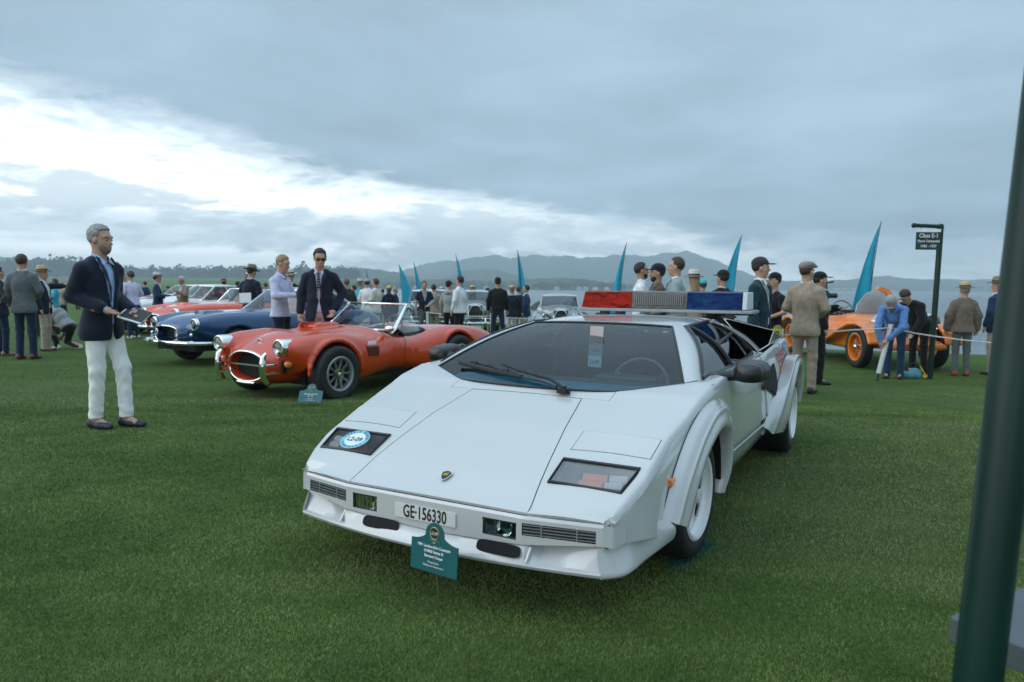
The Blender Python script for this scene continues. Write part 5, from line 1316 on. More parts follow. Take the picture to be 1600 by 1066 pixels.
# ------------------------------------------------------------------ boards in front of the cars
q0 = pix(675, 893, 2.86); yw = math.atan2(-q0.y, -q0.x)
def place_board(px, py, z0, yaw_extra, lean, w, label, lines, **k):
    d = _f + (px - 800) / 1087 * _r - (py - 533) / 1087 * _u; t = (z0 - CAM_H) / d.z; x, y = d.x * t, d.y * t
    return placard((x, y, z0), rad(yaw_extra), lean, w, label, lines, **k)
main_lines = [('1981 Lamborghini Countach', .066, .585), ('LP400S Series III', .066, .475), ('Bertone Coupe', .066, .365), ('Doug Cohen', .048, .235), ('Middletown, Rhode Island', .044, .15)]
place_board(678, 900, .19, -124, rad(-4), .219, 'dark teal board with white lettering right under the GE·156330 plate', main_lines)
place_board(484, 631, g1(-2.0, 6.7), -92, rad(-30), .255, 'pale teal board with crest lying back before the roadster front wheel', [('1965 Shelby Cobra 427', .066, .50), ('Roadster', .066, .38), ('Doug Cohen', .045, .22), ('Middletown, Rhode Island', .042, .13)], num='V1-04')
tl = mat('teal_board_pale', (.035, .16, .19), .3, var=.1, coat=.4)
place_board(263, 548, g1(-5.9, 11.9), -110, rad(-8), .26, 'small teal board hanging low before the dark blue coupe grille', [('Coupe', .07, .4)], col=tl, num='M-02')
place_board(241, 527, g1(-7.6, 14.6), -110, rad(-8), .24, 'small teal board before the bright red sports car', [('Spider', .07, .4)], col=tl, num='M-03')
# ------------------------------------------------------------------ people
SKIN = [(.46, .27, .19), (.38, .21, .145), (.52, .33, .25), (.27, .15, .10)]
def skinm(i): return mat('skin_%d' % i if False else ('skin_fair', 'skin_tan', 'skin_pale', 'skin_brown')[i], SKIN[i], .5, var=.08, vscale=25, spec=.35)
def fab(name, col, **k): return mat('cloth_' + name, col, .85, var=k.get('var', .14), vscale=k.get('vs', 14), bump=k.get('bump', .25), bscale=k.get('bs', 160), spec=.2, sheen=.15)
F_ = dict(navy=fab('navy', (.010, .014, .028)), black=fab('black', (.008, .008, .009)), blue_suit=fab('blue_suit', (.012, .032, .075)), charcoal=fab('charcoal', (.03, .032, .035)), grey=fab('grey', (.10, .115, .12)), lightgrey=fab('light_grey', (.28, .30, .30)),
          khaki=fab('khaki', (.38, .32, .235)), beige=fab('beige', (.30, .245, .185)), cream=fab('cream', (.56, .53, .47)), white=fab('white', (.66, .67, .68)), offwhite=fab('off_white_cotton', (.80, .79, .76), var=.04), skyshirt=fab('sky_blue', (.30, .44, .66)), lavender=fab('lavender', (.50, .52, .68)),
          denim=fab('denim', (.016, .045, .095)), darkdenim=fab('dark_denim', (.010, .022, .05)), workblue=fab('work_blue', (.10, .22, .48)), pink=fab('pink', (.55, .10, .22)), tan=fab('tan', (.24, .17, .11)), brown=fab('brown', (.07, .045, .03)), taupe=fab('taupe_quilt', (.15, .115, .09)),
          teal=fab('dark_teal', (.008, .030, .042)), sage=fab('sage_grey', (.24, .30, .30)), red=fab('red', (.40, .03, .03)), aqua=fab('aqua', (.04, .34, .44)), olive=fab('olive', (.07, .07, .04)), yellow=fab('yellow', (.62, .40, .02)), hivis=fab('hi_vis', (.45, .60, .04)), pinkbeige=fab('pink_beige', (.50, .40, .36)), flatcap=fab('flat_cap_tweed', (.22, .19, .165), var=.3, vs=60), straw=mat('straw', (.52, .38, .20), .8, var=.2, vscale=60, bump=.4, bscale=90), orange=fab('orange_cloth', (.55, .20, .03)))
hairm = {k: mat('hair_' + k, c, .6, var=.35, vscale=70, bump=.6, bscale=120) for k, c in dict(grey=(.26, .25, .24), dark=(.014, .010, .008), brown=(.045, .026, .016), blond=(.26, .19, .11), white=(.45, .44, .42), stubble=(.20, .15, .12), darkgrey=(.09, .085, .08)).items()}
ARMS = dict(down=((-.02, .25, 1.19), (.05, .26, .93)), front=((.0, .26, 1.19), (.24, .10, 1.08)), phone=((.08, .25, 1.21), (.27, .07, 1.33)), back=((-.10, .27, 1.20), (-.16, .10, .98)), pocket=((-.07, .30, 1.21), (.07, .20, .97)),
            point=((.26, .22, 1.42), (.52, .16, 1.47)), work=((.18, .24, 1.18), (.36, .08, 1.02)), hip=((-.04, .36, 1.22), (.05, .20, 1.05)), read=((.02, .26, 1.18), (.29, .17, 1.14)), reach=((.20, .22, 1.25), (.45, .15, 1.18)))
LEGS = dict(stand=((.0, .10), (.03, -.11)), step=((.16, .09), (-.14, -.09)), wide=((.0, .16), (.0, -.17)), close=((.0, .07), (.02, -.075)))
def person(label, px, head, D, face, H=None, top='jacket', topc='navy', shirt='white', legc='khaki', shoec='black', hair='dark', hat=None, arms=('down', 'down'), legs='stand', lean=0.0, skin=0, tie=None, look=0.0, nod=0.0, h=.017, beard=None, fine=False, fem=False, feet=None, crouch=False, zg=None, long_hair=False, glasses=False, fat=1.0, group='visitors on the lawn', pleat=.004, hem=.80, cuff=0.0, quilt=False, sleeves=True, vee=(1.10, .078, .07)):
    x = bearing(px); y = D
    d = _f + (px - 800) / 1087 * _r - (head - 533) / 1087 * _u; t = D / d.y; x = d.x * t; zt = CAM_H + d.z * t
    z0 = g1(x, y) if zg is None else zg
    if H is None: H = zt - z0
    RAWH[label] = H
    s = H / (1.80 if not hat else 1.83)
    if crouch: s = crouch
    R = thing('person', label, 'person', (x, y, z0), rad(face), group); R.scale = (s,) * 3
    cl, sl_ = math.cos(lean), math.sin(lean); HIP = .95
    drop = .42 if crouch else 0.0
    def U(p):                                                   # upper body bends at the hips
        p = np.array(p, float); q = p[2] - HIP
        return np.array([p[0] * cl + q * sl_, p[1], HIP + q * cl - p[0] * sl_ - drop])
    neck = np.array([0, 0, 1.52]); cy, sy = math.cos(look), math.sin(look); cn, sn = math.cos(nod), math.sin(nod)
    def Hd(p):                                                  # head turns and nods on the neck
        p = np.array(p, float) - neck
        p = np.array([p[0] * cn + p[2] * sn, p[1], p[2] * cn - p[0] * sn]); p = np.array([p[0] * cy - p[1] * sy, p[0] * sy + p[1] * cy, p[2]])
        return U(p + neck)
    G0 = lambda lo, hi, hh=h: Field(lo, hi, hh)
    jt = {}
    for sg, a in ((1, arms[0]), (-1, arms[1])):
        e, w = ARMS[a] if isinstance(a, str) else a
        sh = (-.012, .172 if not fem else .150, 1.408)
        jt[sg] = [U((sh[0], sg * sh[1], sh[2])), U((e[0], sg * e[1], e[2])), U((w[0], sg * w[1], w[2]))]
    lg = {}
    L = LEGS[legs] if isinstance(legs, str) else legs
    for sg, (fx_, fy_) in ((1, L[0]), (-1, L[1])):
        hip = np.array([0, sg * .095, HIP - drop]); ank = np.array([fx_ - .02, fy_, .085])
        if crouch:
            kn = np.array([.38 if sg > 0 else .22, fy_ * 1.3, .50 if sg > 0 else .16]); ank = np.array([.20 if sg > 0 else -.22, fy_, .085])
        else:
            kn = (hip + ank) / 2 + np.array([.03 + .10 * abs(fx_) * (fx_ > .1), 0, .01])
        lg[sg] = (hip, kn, ank)
    allp = np.array([p for v in jt.values() for p in v] + [p for v in lg.values() for p in v] + [Hd((0, 0, 1.82)), Hd((.14, 0, 1.65)), Hd((-.14, 0, 1.65)), np.array([.2, 0, 0]), U((.2, .1, 1.1)), U((-.2, -.1, 1.1))])
    lo = allp.min(0) - .16; hi = allp.max(0) + .16; lo[2] = -.02
    # ---- body: one continuous surface
    f = G0(lo, hi, min(h, .012) if fine else h)
    f.ell(Hd((-.012, 0, 1.70)), (.097, .076, .100), .02).ell(Hd((.030, 0, 1.635)), (.062, .056, .080), .03).cap(Hd((.055, 0, 1.59)), Hd((.058, 0, 1.592)), .026, None, .03)
    f.cap(Hd((.088, 0, 1.682)), Hd((.107, 0, 1.648)), .009, .014, .012).ell(Hd((.062, 0, 1.706)), (.034, .058, .014), .02)
    for sg in (1, -1): f.ell(Hd((.0, sg * .079, 1.668)), (.022, .010, .032), .006).ell(Hd((.045, sg * .036, 1.650)), (.03, .022, .022), .02)
    if fine:
        for sg in (1, -1): f.ell(Hd((.093, sg * .031, 1.686)), (.020, .014, .010), .012, '-')
        f.ell(Hd((.092, 0, 1.618)), (.018, .025, .008), .008).ell(Hd((.100, 0, 1.617)), (.012, .022, .002), .003, '-')
    f.cap(Hd((-.012, 0, 1.62)), U((-.01, 0, 1.47)), .056, .062, .03)
    f.ell(U((-.005, 0, 1.30)), (.10, .145, .185), .04).ell(U((0, 0, 1.08)), (.10, .14, .18), .05)
    for sg in (1, -1):
        a, b, c = jt[sg]; f.cap(U((0, sg * .06, 1.455)), a, .042, .048, .04).cap(a, b, .048, .038, .03).cap(b, c, .037, .026, .02)
        dr = (c - b) / np.linalg.norm(c - b); side = np.array([0, -sg, 0.]); nx = np.cross(dr, side); nx /= np.linalg.norm(nx) + 1e-9; side = np.cross(nx, dr)
        k = 1.0
        pm_ = c + dr * .055; f.ell(c + dr * .05, (.030, .036, .036), .015)
        for j, (o_, ln) in enumerate(((-.027, .068), (-.009, .078), (.009, .074), (.026, .058))):
            st = c + dr * .075 + nx * 0 + np.cross(dr, nx) * o_; md_ = st + dr * ln * .5 + side * .006; en = md_ + (dr * .62 + side * .75) * ln * .5
            f.cap(st, md_, .0105 if fine else .012, None, .006).cap(md_, en, .0095 if fine else .011, .008, .006)
        th = c + dr * .025 + np.cross(dr, nx) * -.028; f.cap(th, th + dr * .035 + np.cross(dr, nx) * -.022 + side * .01, .012, .011, .01).cap(th + dr * .035 + np.cross(dr, nx) * -.022 + side * .01, th + dr * .065 + np.cross(dr, nx) * -.018 + side * .025, .011, .009, .006)
        hp, kn, an = lg[sg]; f.cap(hp, kn, .075, .05, .04).cap(kn, an, .05, .034, .03).cap(an, an + [.10, 0, -.045], .034, .03, .02)
    f.ell((0, 0, HIP - drop), (.10, .15, .12), .05)
    f.build('body', skinm(skin), R, smooth=1 if fine else 0)
    # ---- trousers
    f = G0(np.minimum(lo, lo), (hi[0], hi[1], 1.14 - drop * .6 if lean < .5 else 1.2))
    fk = fat
    f.ell(U((-.008, 0, .99)), (.112 * fk, .152 * fk, .13), .04).ell((-.02, 0, .92 - drop), (.118, .152, .11), .04)
    for sg in (1, -1):
        hp, kn, an = lg[sg]; hm = an + np.array([.005, 0, -.055 + cuff])
        f.cap(hp + [0, -sg * .008, -.05], kn, .089 if not fem else .085, .065, .03).cap(kn, hm, .064, .058 if not fem else .046, .03)
    if pleat: f.wob(lambda X, Y, Z: pleat * np.sin(Z * 46 + 9 * Y + 5 * np.sin(X * 22 + Y * 13)) * np.exp(-((Z - .48) / .22) ** 2) + pleat * .8 * np.sin(Z * 60 + X * 40) * np.exp(-((Z - .14) / .08) ** 2) + pleat * .9 * np.sin(50 * X + 30 * Z) * np.exp(-((Z - .82) / .12) ** 2))
    f.cut(lambda X, Y, Z: .035 + cuff - Z)
    if lean < .5 and not crouch: f.cut(lambda X, Y, Z: Z - 1.06)
    f.build('trousers', F_[legc], R, smooth=2 if fine else 1)
    # ---- shoes
    sm = mat('shoe_' + shoec, dict(black=(.012, .012, .013), brown=(.10, .045, .025), white=(.55, .55, .52), navy=(.008, .014, .03), red=(.30, .03, .02), tan=(.28, .17, .09))[shoec], .5, var=.15, vscale=20)
    for sg in (1, -1):
        an = lg[sg][2]; f = Field(an + [-.13, -.08, -.09], an + [.26, .08, .06], .012)
        tw = sg * .012
        f.cap(an + [-.045, 0, -.045], an + [.06, tw * .3, -.052], .038, .040, .02).cap(an + [.06, tw * .3, -.052], an + [.165, tw, -.058], .040, .028, .02).ell(an + [-.03, 0, -.02], (.05, .038, .04), .02)
        if fine: f.ell(an + [.03, 0, .0], (.055, .030, .04), .01, '-')
        z0_ = an[2] - .083; f.cut(lambda X, Y, Z: z0_ - Z); f.build('shoe', sm, R)
    # ---- upper garments
    def torso(gr, sleeve, hem_, name, m, open_v=None, sl_end=.93, collar=True, belly=1.0, rr=(0, 0, 0), body_=True):
        f = G0(lo, hi, h); g = gr
        if body_:
            wq = .185 if not fem else .16
            f.ell(U((-.012, 0, 1.30)), (.124 + g, wq - .016 + g, .195), .03).ell(U((.005, 0, 1.12)), ((.118 + g) * belly, (wq - .02 + g) * min(belly, 1.06), .22), .05)
            f.ell(U((-.01, 0, .955)), (.122 + g, .165 + g, .16), .05)
            if hem_ < .9: f.ell(U((-.012, 0, .86)), (.140 + g, .194 + g, .145), .05)
            f.cap(U((-.018, .055, 1.468)), U((-.018, -.055, 1.468)), .046 + g, None, .05)
        for sg in (1, -1):
            a, b, c = jt[sg]; e_ = b + (c - b) * sl_end
            f.cap(U((-.014, sg * .055, 1.472)), a, .044 + g, .056 + g, .04)
            if sleeve: f.cap(a, b, .060 + g, .052 + g, .025); f.cap(b, e_, .051 + g, .040 + g, .02)
            else: f.cap(a, a + (b - a) * .6, .060 + g, .058 + g, .02)
        if pleat: 
            jj = [jt[1][1], jt[-1][1]]
            f.wob(lambda X, Y, Z: pleat * np.sin(70 * Z + 30 * X + 20 * Y) * sum(np.exp(-((X - q[0]) ** 2 + (Y - q[1]) ** 2 + (Z - q[2]) ** 2) / .012) for q in jj) + pleat * .7 * np.sin(34 * Z + 26 * np.abs(Y) + 14 * X) * np.exp(-((Z - (1.12 - drop)) / .16) ** 2))
        if quilt: f.wob(lambda X, Y, Z: -.010 * np.abs(np.sin(Z * 62)))
        # hem and neck in the bent frame
        def rest(X, Y, Z):
            q = Z + drop - HIP; zz = HIP + q * cl + X * sl_; xx = X * cl - q * sl_; return xx, zz
        f.cut(lambda X, Y, Z: (hem_ - rest(X, Y, Z)[1]) if True else 0)
        f.cut(lambda X, Y, Z: rest(X, Y, Z)[1] - 1.545 + .25 * np.maximum(rest(X, Y, Z)[0], 0))
        if open_v:
            zb_, wt_, wb_ = open_v
            def wedge_(X, Y, Z):
                xx, zz = rest(X, Y, Z); t = (zz - zb_) / (1.50 - zb_)
                wv = np.where(zz > zb_, wt_ * np.clip(t, 0, 1) ** .8 + .004, wb_ * np.clip((zb_ - zz) / .3, 0, 1.4) ** 1.1)
                return np.maximum(np.abs(Y) - wv, .035 - xx)
            X, Y, Z = f.ax[0][:, None, None], f.ax[1][None, :, None], f.ax[2][None, None, :]
            f.F = np.maximum(f.F, -(wedge_(X, Y, Z) + 0 * (X + Y + Z)))
        return f.build(name, m, R, smooth=2 if fine else 1)
    if top == 'jacket':
        jk = torso(.014, True, hem, 'jacket', F_[topc], vee, .92, belly=fat)
        torso(.0, True, .93, 'shirt', F_[shirt], None, .99, belly=fat)
        if fine:
            a_, b_, c_ = jt[-1]
            for q_ in (.78, .84): MB().ball(b_ + (c_ - b_) * q_ + np.array([.0, -.046, -.036]), .0085, 8).build('cuff_button', mat('gold_button', (.55, .36, .10), .3, .9), jk)
        if fine or D < 11.5:
            # lapels, collar, buttons
            lp = MB()
            for sg in (1, -1):
                a = [U((.108, sg * .008, 1.13)), U((.135, sg * .055, 1.30)), U((.10, sg * .098, 1.44)), U((.03, sg * .085, 1.53)), U((.045, sg * .062, 1.515)), U((.10, sg * .040, 1.40)), U((.125, sg * .022, 1.26))]
                for i in range(3): pass
                lp.add([tuple(p + np.array([.012, 0, .002])) for p in a], [[0, 1, 6], [1, 2, 5, 6], [2, 3, 4, 5]])
            o = lp.build('lapel', F_[topc], jk, False); md = o.modifiers.new('s', 'SOLIDIFY'); md.thickness = .006
    elif top == 'vest':
        torso(.016, False, .94, 'vest', F_[topc], (1.20, .07, .02), .3, belly=fat); torso(.004, True, .96, 'shirt', F_[shirt], None, .97, belly=fat)
    elif top == 'coat':
        torso(.020, True, hem, 'coat', F_[topc], None, .96, belly=fat)
    elif top == 'tee':
        torso(.004, False, .90, 'tee_shirt', F_[topc], None, belly=fat)
    else:
        torso(.007, True, .88 if top == 'shirt' else .92, 'shirt' if top == 'shirt' else 'hoodie', F_[topc], (1.40, .035, .0) if top == 'shirt' else None, .86 if top == 'shirt' else .97, belly=fat)
        if top == 'hoodie':
            f = G0(U((-.2, 0, 1.4)) - .15, U((-.05, 0, 1.6)) + .2, h); f.ell(U((-.09, 0, 1.49)), (.075, .11, .075), .02); f.build('hood', F_[topc], R)
    if top in ('jacket', 'shirt', 'vest'):
        cb = MB()                                                # shirt collar
        for sg in (1, -1):
            a = [Hd((-.06, sg * .02, 1.555)), Hd((-.02, sg * .066, 1.555)), Hd((.045, sg * .055, 1.535)), U((.085, sg * .018, 1.485)), U((.10, sg * .055, 1.455)), U((.045, sg * .085, 1.49)), U((-.03, sg * .086, 1.515)), U((-.075, sg * .02, 1.53))]
            cb.add([tuple(p) for p in a], [[0, 1, 6, 7], [1, 2, 5, 6], [2, 3, 4, 5]])
        o = cb.build('collar', F_[shirt if top != 'shirt' else topc], R, False); md = o.modifiers.new('s', 'SOLIDIFY'); md.thickness = .005
    if tie:
        tb = MB().prism([(-.022, 1.47), (.022, 1.47), (.016, 1.445), (.034, 1.13), (0, 1.08), (-.034, 1.13), (-.016, 1.445)], lambda u, v, w: U((.098 + .050 * math.sin(math.pi * min(1, max(0, (1.50 - v) / .42))) + w, u, v)), .008).build('tie', mat('tie_navy', (.012, .014, .025), .6), R, False)
        for k in range(9): MB().box(U((.112 + .050 * math.sin(math.pi * min(1, (1.50 - 1.44 + .037 * k) / .42)), 0, 1.44 - .037 * k)), (.010, .040 + .003 * k, .009)).build('tie_stripe', F_['lightgrey'], bpy.data.objects[tb.name], False)
    # ---- hair and hat
    if hair:
        f = G0(Hd((0, 0, 1.70)) - .22, Hd((0, 0, 1.70)) + .20, min(h, .013))
        f.ell(Hd((-.020, 0, 1.715)), (.106, .087, .104), .0)
        if long_hair: f.cap(Hd((-.07, 0, 1.66)), U((-.10, 0, 1.42)), .075, .06, .04)
        fn = Hd((1, 0, 0)) - Hd((0, 0, 0)); up = Hd((0, 0, 1)) - Hd((0, 0, 0)); o0 = Hd((0, 0, 0))
        def face_(X, Y, Z):
            xx = (X - o0[0]) * fn[0] + (Y - o0[1]) * fn[1] + (Z - o0[2]) * fn[2]; zz = (X - o0[0]) * up[0] + (Y - o0[1]) * up[1] + (Z - o0[2]) * up[2]
            a = np.minimum(xx - (.035 + 0 * zz), 1.752 - zz) ; return np.where(a > 0, 1, -1) * 1.0, xx, zz
        X, Y, Z = f.ax[0][:, None, None], f.ax[1][None, :, None], f.ax[2][None, None, :]
        _, xx, zz = face_(X, Y, Z)
        f.F = np.maximum(f.F, np.minimum(xx - .030, 1.755 - zz + .25 * xx)); f.F = np.maximum(f.F, np.minimum(xx + .012, 1.700 - zz)); 
        if not long_hair: f.F = np.maximum(f.F, 1.605 - zz - .10 * xx)
        if fine: f.wob(lambda X, Y, Z: .0035 * np.sin(90 * X + 40 * Z) * np.sin(80 * Y + 30 * X) + .002 * np.sin(170 * Y + 90 * Z))
        f.build('hair', hairm[hair], R)
    if beard:
        f = G0(Hd((0.03, 0, 1.60)) - .13, Hd((.03, 0, 1.62)) + .13, .009); f.ell(Hd((.032, 0, 1.628)), (.066, .060, .083), .0).cap(Hd((.056, 0, 1.588)), Hd((.060, 0, 1.59)), .030, None, .02)
        X, Y, Z = f.ax[0][:, None, None], f.ax[1][None, :, None], f.ax[2][None, None, :]
        fn = Hd((1, 0, 0)) - Hd((0, 0, 0)); up = Hd((0, 0, 1)) - Hd((0, 0, 0)); o0 = Hd((0, 0, 0))
        xx = (X - o0[0]) * fn[0] + (Y - o0[1]) * fn[1] + (Z - o0[2]) * fn[2]; zz = (X - o0[0]) * up[0] + (Y - o0[1]) * up[1] + (Z - o0[2]) * up[2]
        f.F = np.maximum(f.F, zz - 1.636 + .25 * np.maximum(xx - .05, 0)); f.F = np.maximum(f.F, -xx - .005); f.ell(Hd((.100, 0, 1.617)), (.03, .024, .010), 0, '-'); f.build('beard', hairm[beard], R)
    if fine:
        for sg in (1, -1):
            MB().ball(Hd((.079, sg * .031, 1.684)), .0105, 12).build('eye', mat('eye_white', (.30, .28, .26), .2, var=.05), R)
            MB().ball(Hd((.0865, sg * .031, 1.684)), (.0045, .0065, .0065), 10).build('iris', mat('eye_dark', (.02, .015, .01), .15), R)
            MB().tube([Hd((.088, sg * .015, 1.706)), Hd((.090, sg * .034, 1.711)), Hd((.074, sg * .054, 1.704))], [.0035, .0045, .002], 6).build('eyebrow', hairm['darkgrey'], R)
    if glasses:
        g = MB()
        for sg in (1, -1):
            g.prism([(-.022, -.016), (.020, -.016), (.024, .012), (-.026, .014)], lambda u, v, w: Hd((.098 + w, sg * .034 + u * sg, 1.684 + v)), .004); g.tube([Hd((.095, sg * .058, 1.692)), Hd((.0, sg * .082, 1.692))], .003, 5)
        g.tube([Hd((.102, -.012, 1.69)), Hd((.102, .012, 1.69))], .003, 5).build('sunglasses', black, R, False)
    if hat in ('straw', 'panama', 'tan_hat', 'dark_hat'):
        m = {'straw': F_['straw'], 'panama': F_['cream'], 'tan_hat': F_['tan'], 'dark_hat': F_['brown']}[hat]
        b = MB().lathe([(.072, .118), (.092, .100), (.100, .04), (.106, .005), (.165, -.006), (.178, .002), (.165, -.010), (.10, -.004), (.0, -.002)], 28, 'z').lathe([(0, .108), (.04, .112), (.072, .118)], 28, 'z')
        q = Hd((-.012, 0, 1.745)); M3 = Matrix((list(Hd((1, 0, 0)) - Hd((0, 0, 0))), list(Hd((0, 1, 0)) - Hd((0, 0, 0))), list(Hd((0, 0, 1)) - Hd((0, 0, 0))))).transposed().to_4x4()
        o = b.build('hat', m, R); o.matrix_local = Matrix.Translation(q) @ M3 @ Matrix.Diagonal((1.08, .92, 1, 1))
        MB().lathe([(.1075, .008), (.104, .042), (.103, .042)], 28, 'z').build('hat_band', black if hat != 'dark_hat' else F_['orange'], o)
    elif hat:
        m = F_[hat]; f = G0(Hd((0, 0, 1.74)) - .26, Hd((0, 0, 1.74)) + .26, min(h, .012))
        if hat == 'flatcap':
            f.ell(Hd((.0, 0, 1.775)), (.130, .100, .055), .02).ell(Hd((.085, 0, 1.755)), (.075, .075, .022), .03).ell(Hd((-.03, 0, 1.75)), (.10, .092, .06), .02)
        else:
            f.ell(Hd((-.018, 0, 1.738)), (.112, .092, .094), .0)
            X, Y, Z = f.ax[0][:, None, None], f.ax[1][None, :, None], f.ax[2][None, None, :]
            up = Hd((0, 0, 1)) - Hd((0, 0, 0)); o0 = Hd((0, 0, 0)); fn = Hd((1, 0, 0)) - o0
            zz = (X - o0[0]) * up[0] + (Y - o0[1]) * up[1] + (Z - o0[2]) * up[2]; f.F = np.maximum(f.F, 1.728 - zz)
            f.ell(Hd((.125, 0, 1.735)), (.075, .072, .009), .01)
        f.build('cap', m, R)
    return R
RAWH = {}
exec_people = True
# the man in front
person('grey haired man in navy blazer and white trousers standing alone on the lawn', 154, 353, 6.02, -14, topc='navy', shirt='skyshirt', legc='offwhite', shoec='navy', hair='grey', beard='stubble', arms=(((-.05, .20, 1.19), (.24, .10, 1.05)), ((-.11, .20, 1.185), (.14, .13, 1.075))), legs=((.17, .075), (-.02, -.075)), vee=(1.08, .075, .035), h=.0105, fine=True, skin=0, look=.10, nod=.10, fat=.93, hem=.79, cuff=.055, pleat=.005)
P = person
P('man in grey blazer seen from behind with camera strap on shoulder', 34, 398, 12.6, 95, topc='grey', legc='darkdenim', shoec='brown', hair='brown', arms=('down', 'front'), look=.1, h=.015)
P('man in straw hat and dark blazer stretching one arm to the right', 66, 417, 14.2, 10, topc='navy', legc='khaki', shoec='brown', hair='grey', hat='straw', arms=('point', 'down'))
P('person in dark jacket cut off by the left edge of the photo', -3, 417, 13.2, 60, topc='navy', legc='darkdenim', shoec='tan', hair='dark', arms=('down', 'front'))
P('crouching person in pale shirt with dark straps behind the blazer man', 104, 470, 14.6, 160, top='shirt', topc='lightgrey', legc='black', shoec='white', hair='dark', crouch=.92, lean=.9, arms=('work', 'work'))
P('man in beige jacket standing far behind the crouching person', 97, 440, 24, 60, topc='beige', legc='navy', hair='grey')
P('man in light blue shirt partly hidden behind the grey haired man', 176, 417, 17.5, 200, top='shirt', topc='skyshirt', legc='darkdenim', hair='dark', arms=('front', 'front'))
P('man in lavender shirt bending slightly left of the red sports car', 206, 424, 17.6, 150, top='shirt', topc='lavender', legc='darkdenim', shoec='white', hair='brown', arms=('front', 'front'), lean=.10)
P('man in blue suit small in the distance behind straw hat man', 226, 440, 30, 160, topc='blue_suit', legc='navy', hair='dark', h=.022)
P('man in navy blazer and straw hat with black band holding paper', 246, 427, 18.6, 15, topc='blue_suit', legc='navy', hair='dark', hat='panama', arms=('read', 'read'))
P('white haired man in tan blazer looking at his phone', 285, 432, 19.6, -120, topc='tan', shirt='skyshirt', legc='navy', hair='white', arms=('phone', 'read'), nod=.25, skin=1, fat=1.1)
P('person in pink shirt and dark hat beyond the ivory coupe', 349, 437, 24, 150, top='shirt', topc='pink', legc='navy', hair='dark', hat='dark_hat')
P('man in navy jacket and straw hat bending over the red car', 366, 428, 19.0, 30, topc='navy', legc='navy', hair='grey', hat='panama', lean=.5, arms=('reach', 'reach'), H=1.78)
P('tall man in navy suit and tan hat seen from behind with papers under arm', 391, 415, 15.6, 75, topc='navy', legc='navy', hair='brown', hat='tan_hat', arms=('front', 'down'), look=-.4, nod=.2, fat=1.12)
P('blond man in lavender shirt looking down at paper beside man with tie', 438, 399, 10.6, -12, top='shirt', topc='lavender', legc='navy', hair='blond', arms=(((.05, .26, 1.2), (.30, .12, 1.17)), ((.06, .26, 1.20), (.31, .10, 1.20))), nod=.28, h=.013, skin=0, fat=1.08)
P('man with white hat and dark jacket behind man in lavender shirt', 454, 422, 15.0, -110, topc='black', legc='navy', hair='grey', hat='panama', arms=('front', 'front'), nod=.15)
P('man in dark suit with striped tie and sunglasses behind the orange-red roadster', 499, 389, 10.1, -82, topc='navy', shirt='lavender', legc='pinkbeige', hair='dark', tie=True, glasses=True, arms=('pocket', 'down'), nod=.30, look=.25, h=.012, fine=True)
P('grey haired person beyond the windscreen of the dark blue coupe', 541, 452, 18, 120, topc='charcoal', legc='navy', hair='darkgrey', H=1.6)
P('person in aqua top and white hat at left of man in white jacket', 563, 437, 21.5, 60, top='shirt', topc='aqua', legc='khaki', hair='grey', hat='panama')
P('man in white jacket and pale cap seen from behind', 574, 435, 19.6, 80, topc='white', legc='khaki', hair='brown', hat='lightgrey', fat=1.08)
P('young man in pale grey jacket and brown hair in profile', 586, 436, 18.6, 165, top='coat', topc='cream', legc='khaki', hair='brown', arms=('front', 'front'))
P('woman in yellow cap and navy top seen from behind', 608, 446, 20, 90, top='coat', topc='navy', legc='navy', hair='brown', hat='yellow', long_hair=True, fem=True)
P('man in navy vest and grey sleeves facing the camera', 663, 440, 19.6, -75, top='vest', topc='navy', shirt='lightgrey', legc='brown', hair='dark', arms=('front', 'down'), skin=1)
P('man in tan suit seen from behind beside the vest man', 678, 445, 20.6, 80, topc='beige', legc='beige', hair='dark', arms=('front', 'front'))
P('man in grey hoodie and dark cap seen from behind', 702, 438, 17.6, 70, top='hoodie', topc='lightgrey', legc='black', shoec='white', hair='dark', hat='navy', arms=('down', 'down'), look=-.5)
P('man in white shirt and black trousers talking to man in hoodie', 718, 432, 17.0, 150, top='shirt', topc='white', legc='black', hair='dark', arms=('down', 'front'))
P('man in black jacket and black cap standing apart seen from behind', 778, 433, 18.6, 88, top='coat', topc='black', legc='darkdenim', hair='dark', hat='black', arms=('down', 'down'), legs='wide', fat=1.05, hem=.92)
P('person in straw hat and navy jacket by the rope', 800, 447, 20.4, 100, topc='navy', legc='pinkbeige', hair='grey', hat='straw', arms=('front', 'front'))
P('man in dark suit between straw hat person and man in blue suit', 811, 448, 21.2, 60, topc='black', legc='khaki', hair='brown', arms=('down', 'front'))
P('man in blue suit and pale trousers left of the grey saloon', 822, 446, 20.6, 170, topc='blue_suit', legc='khaki', hair='dark', arms=('down', 'down'))
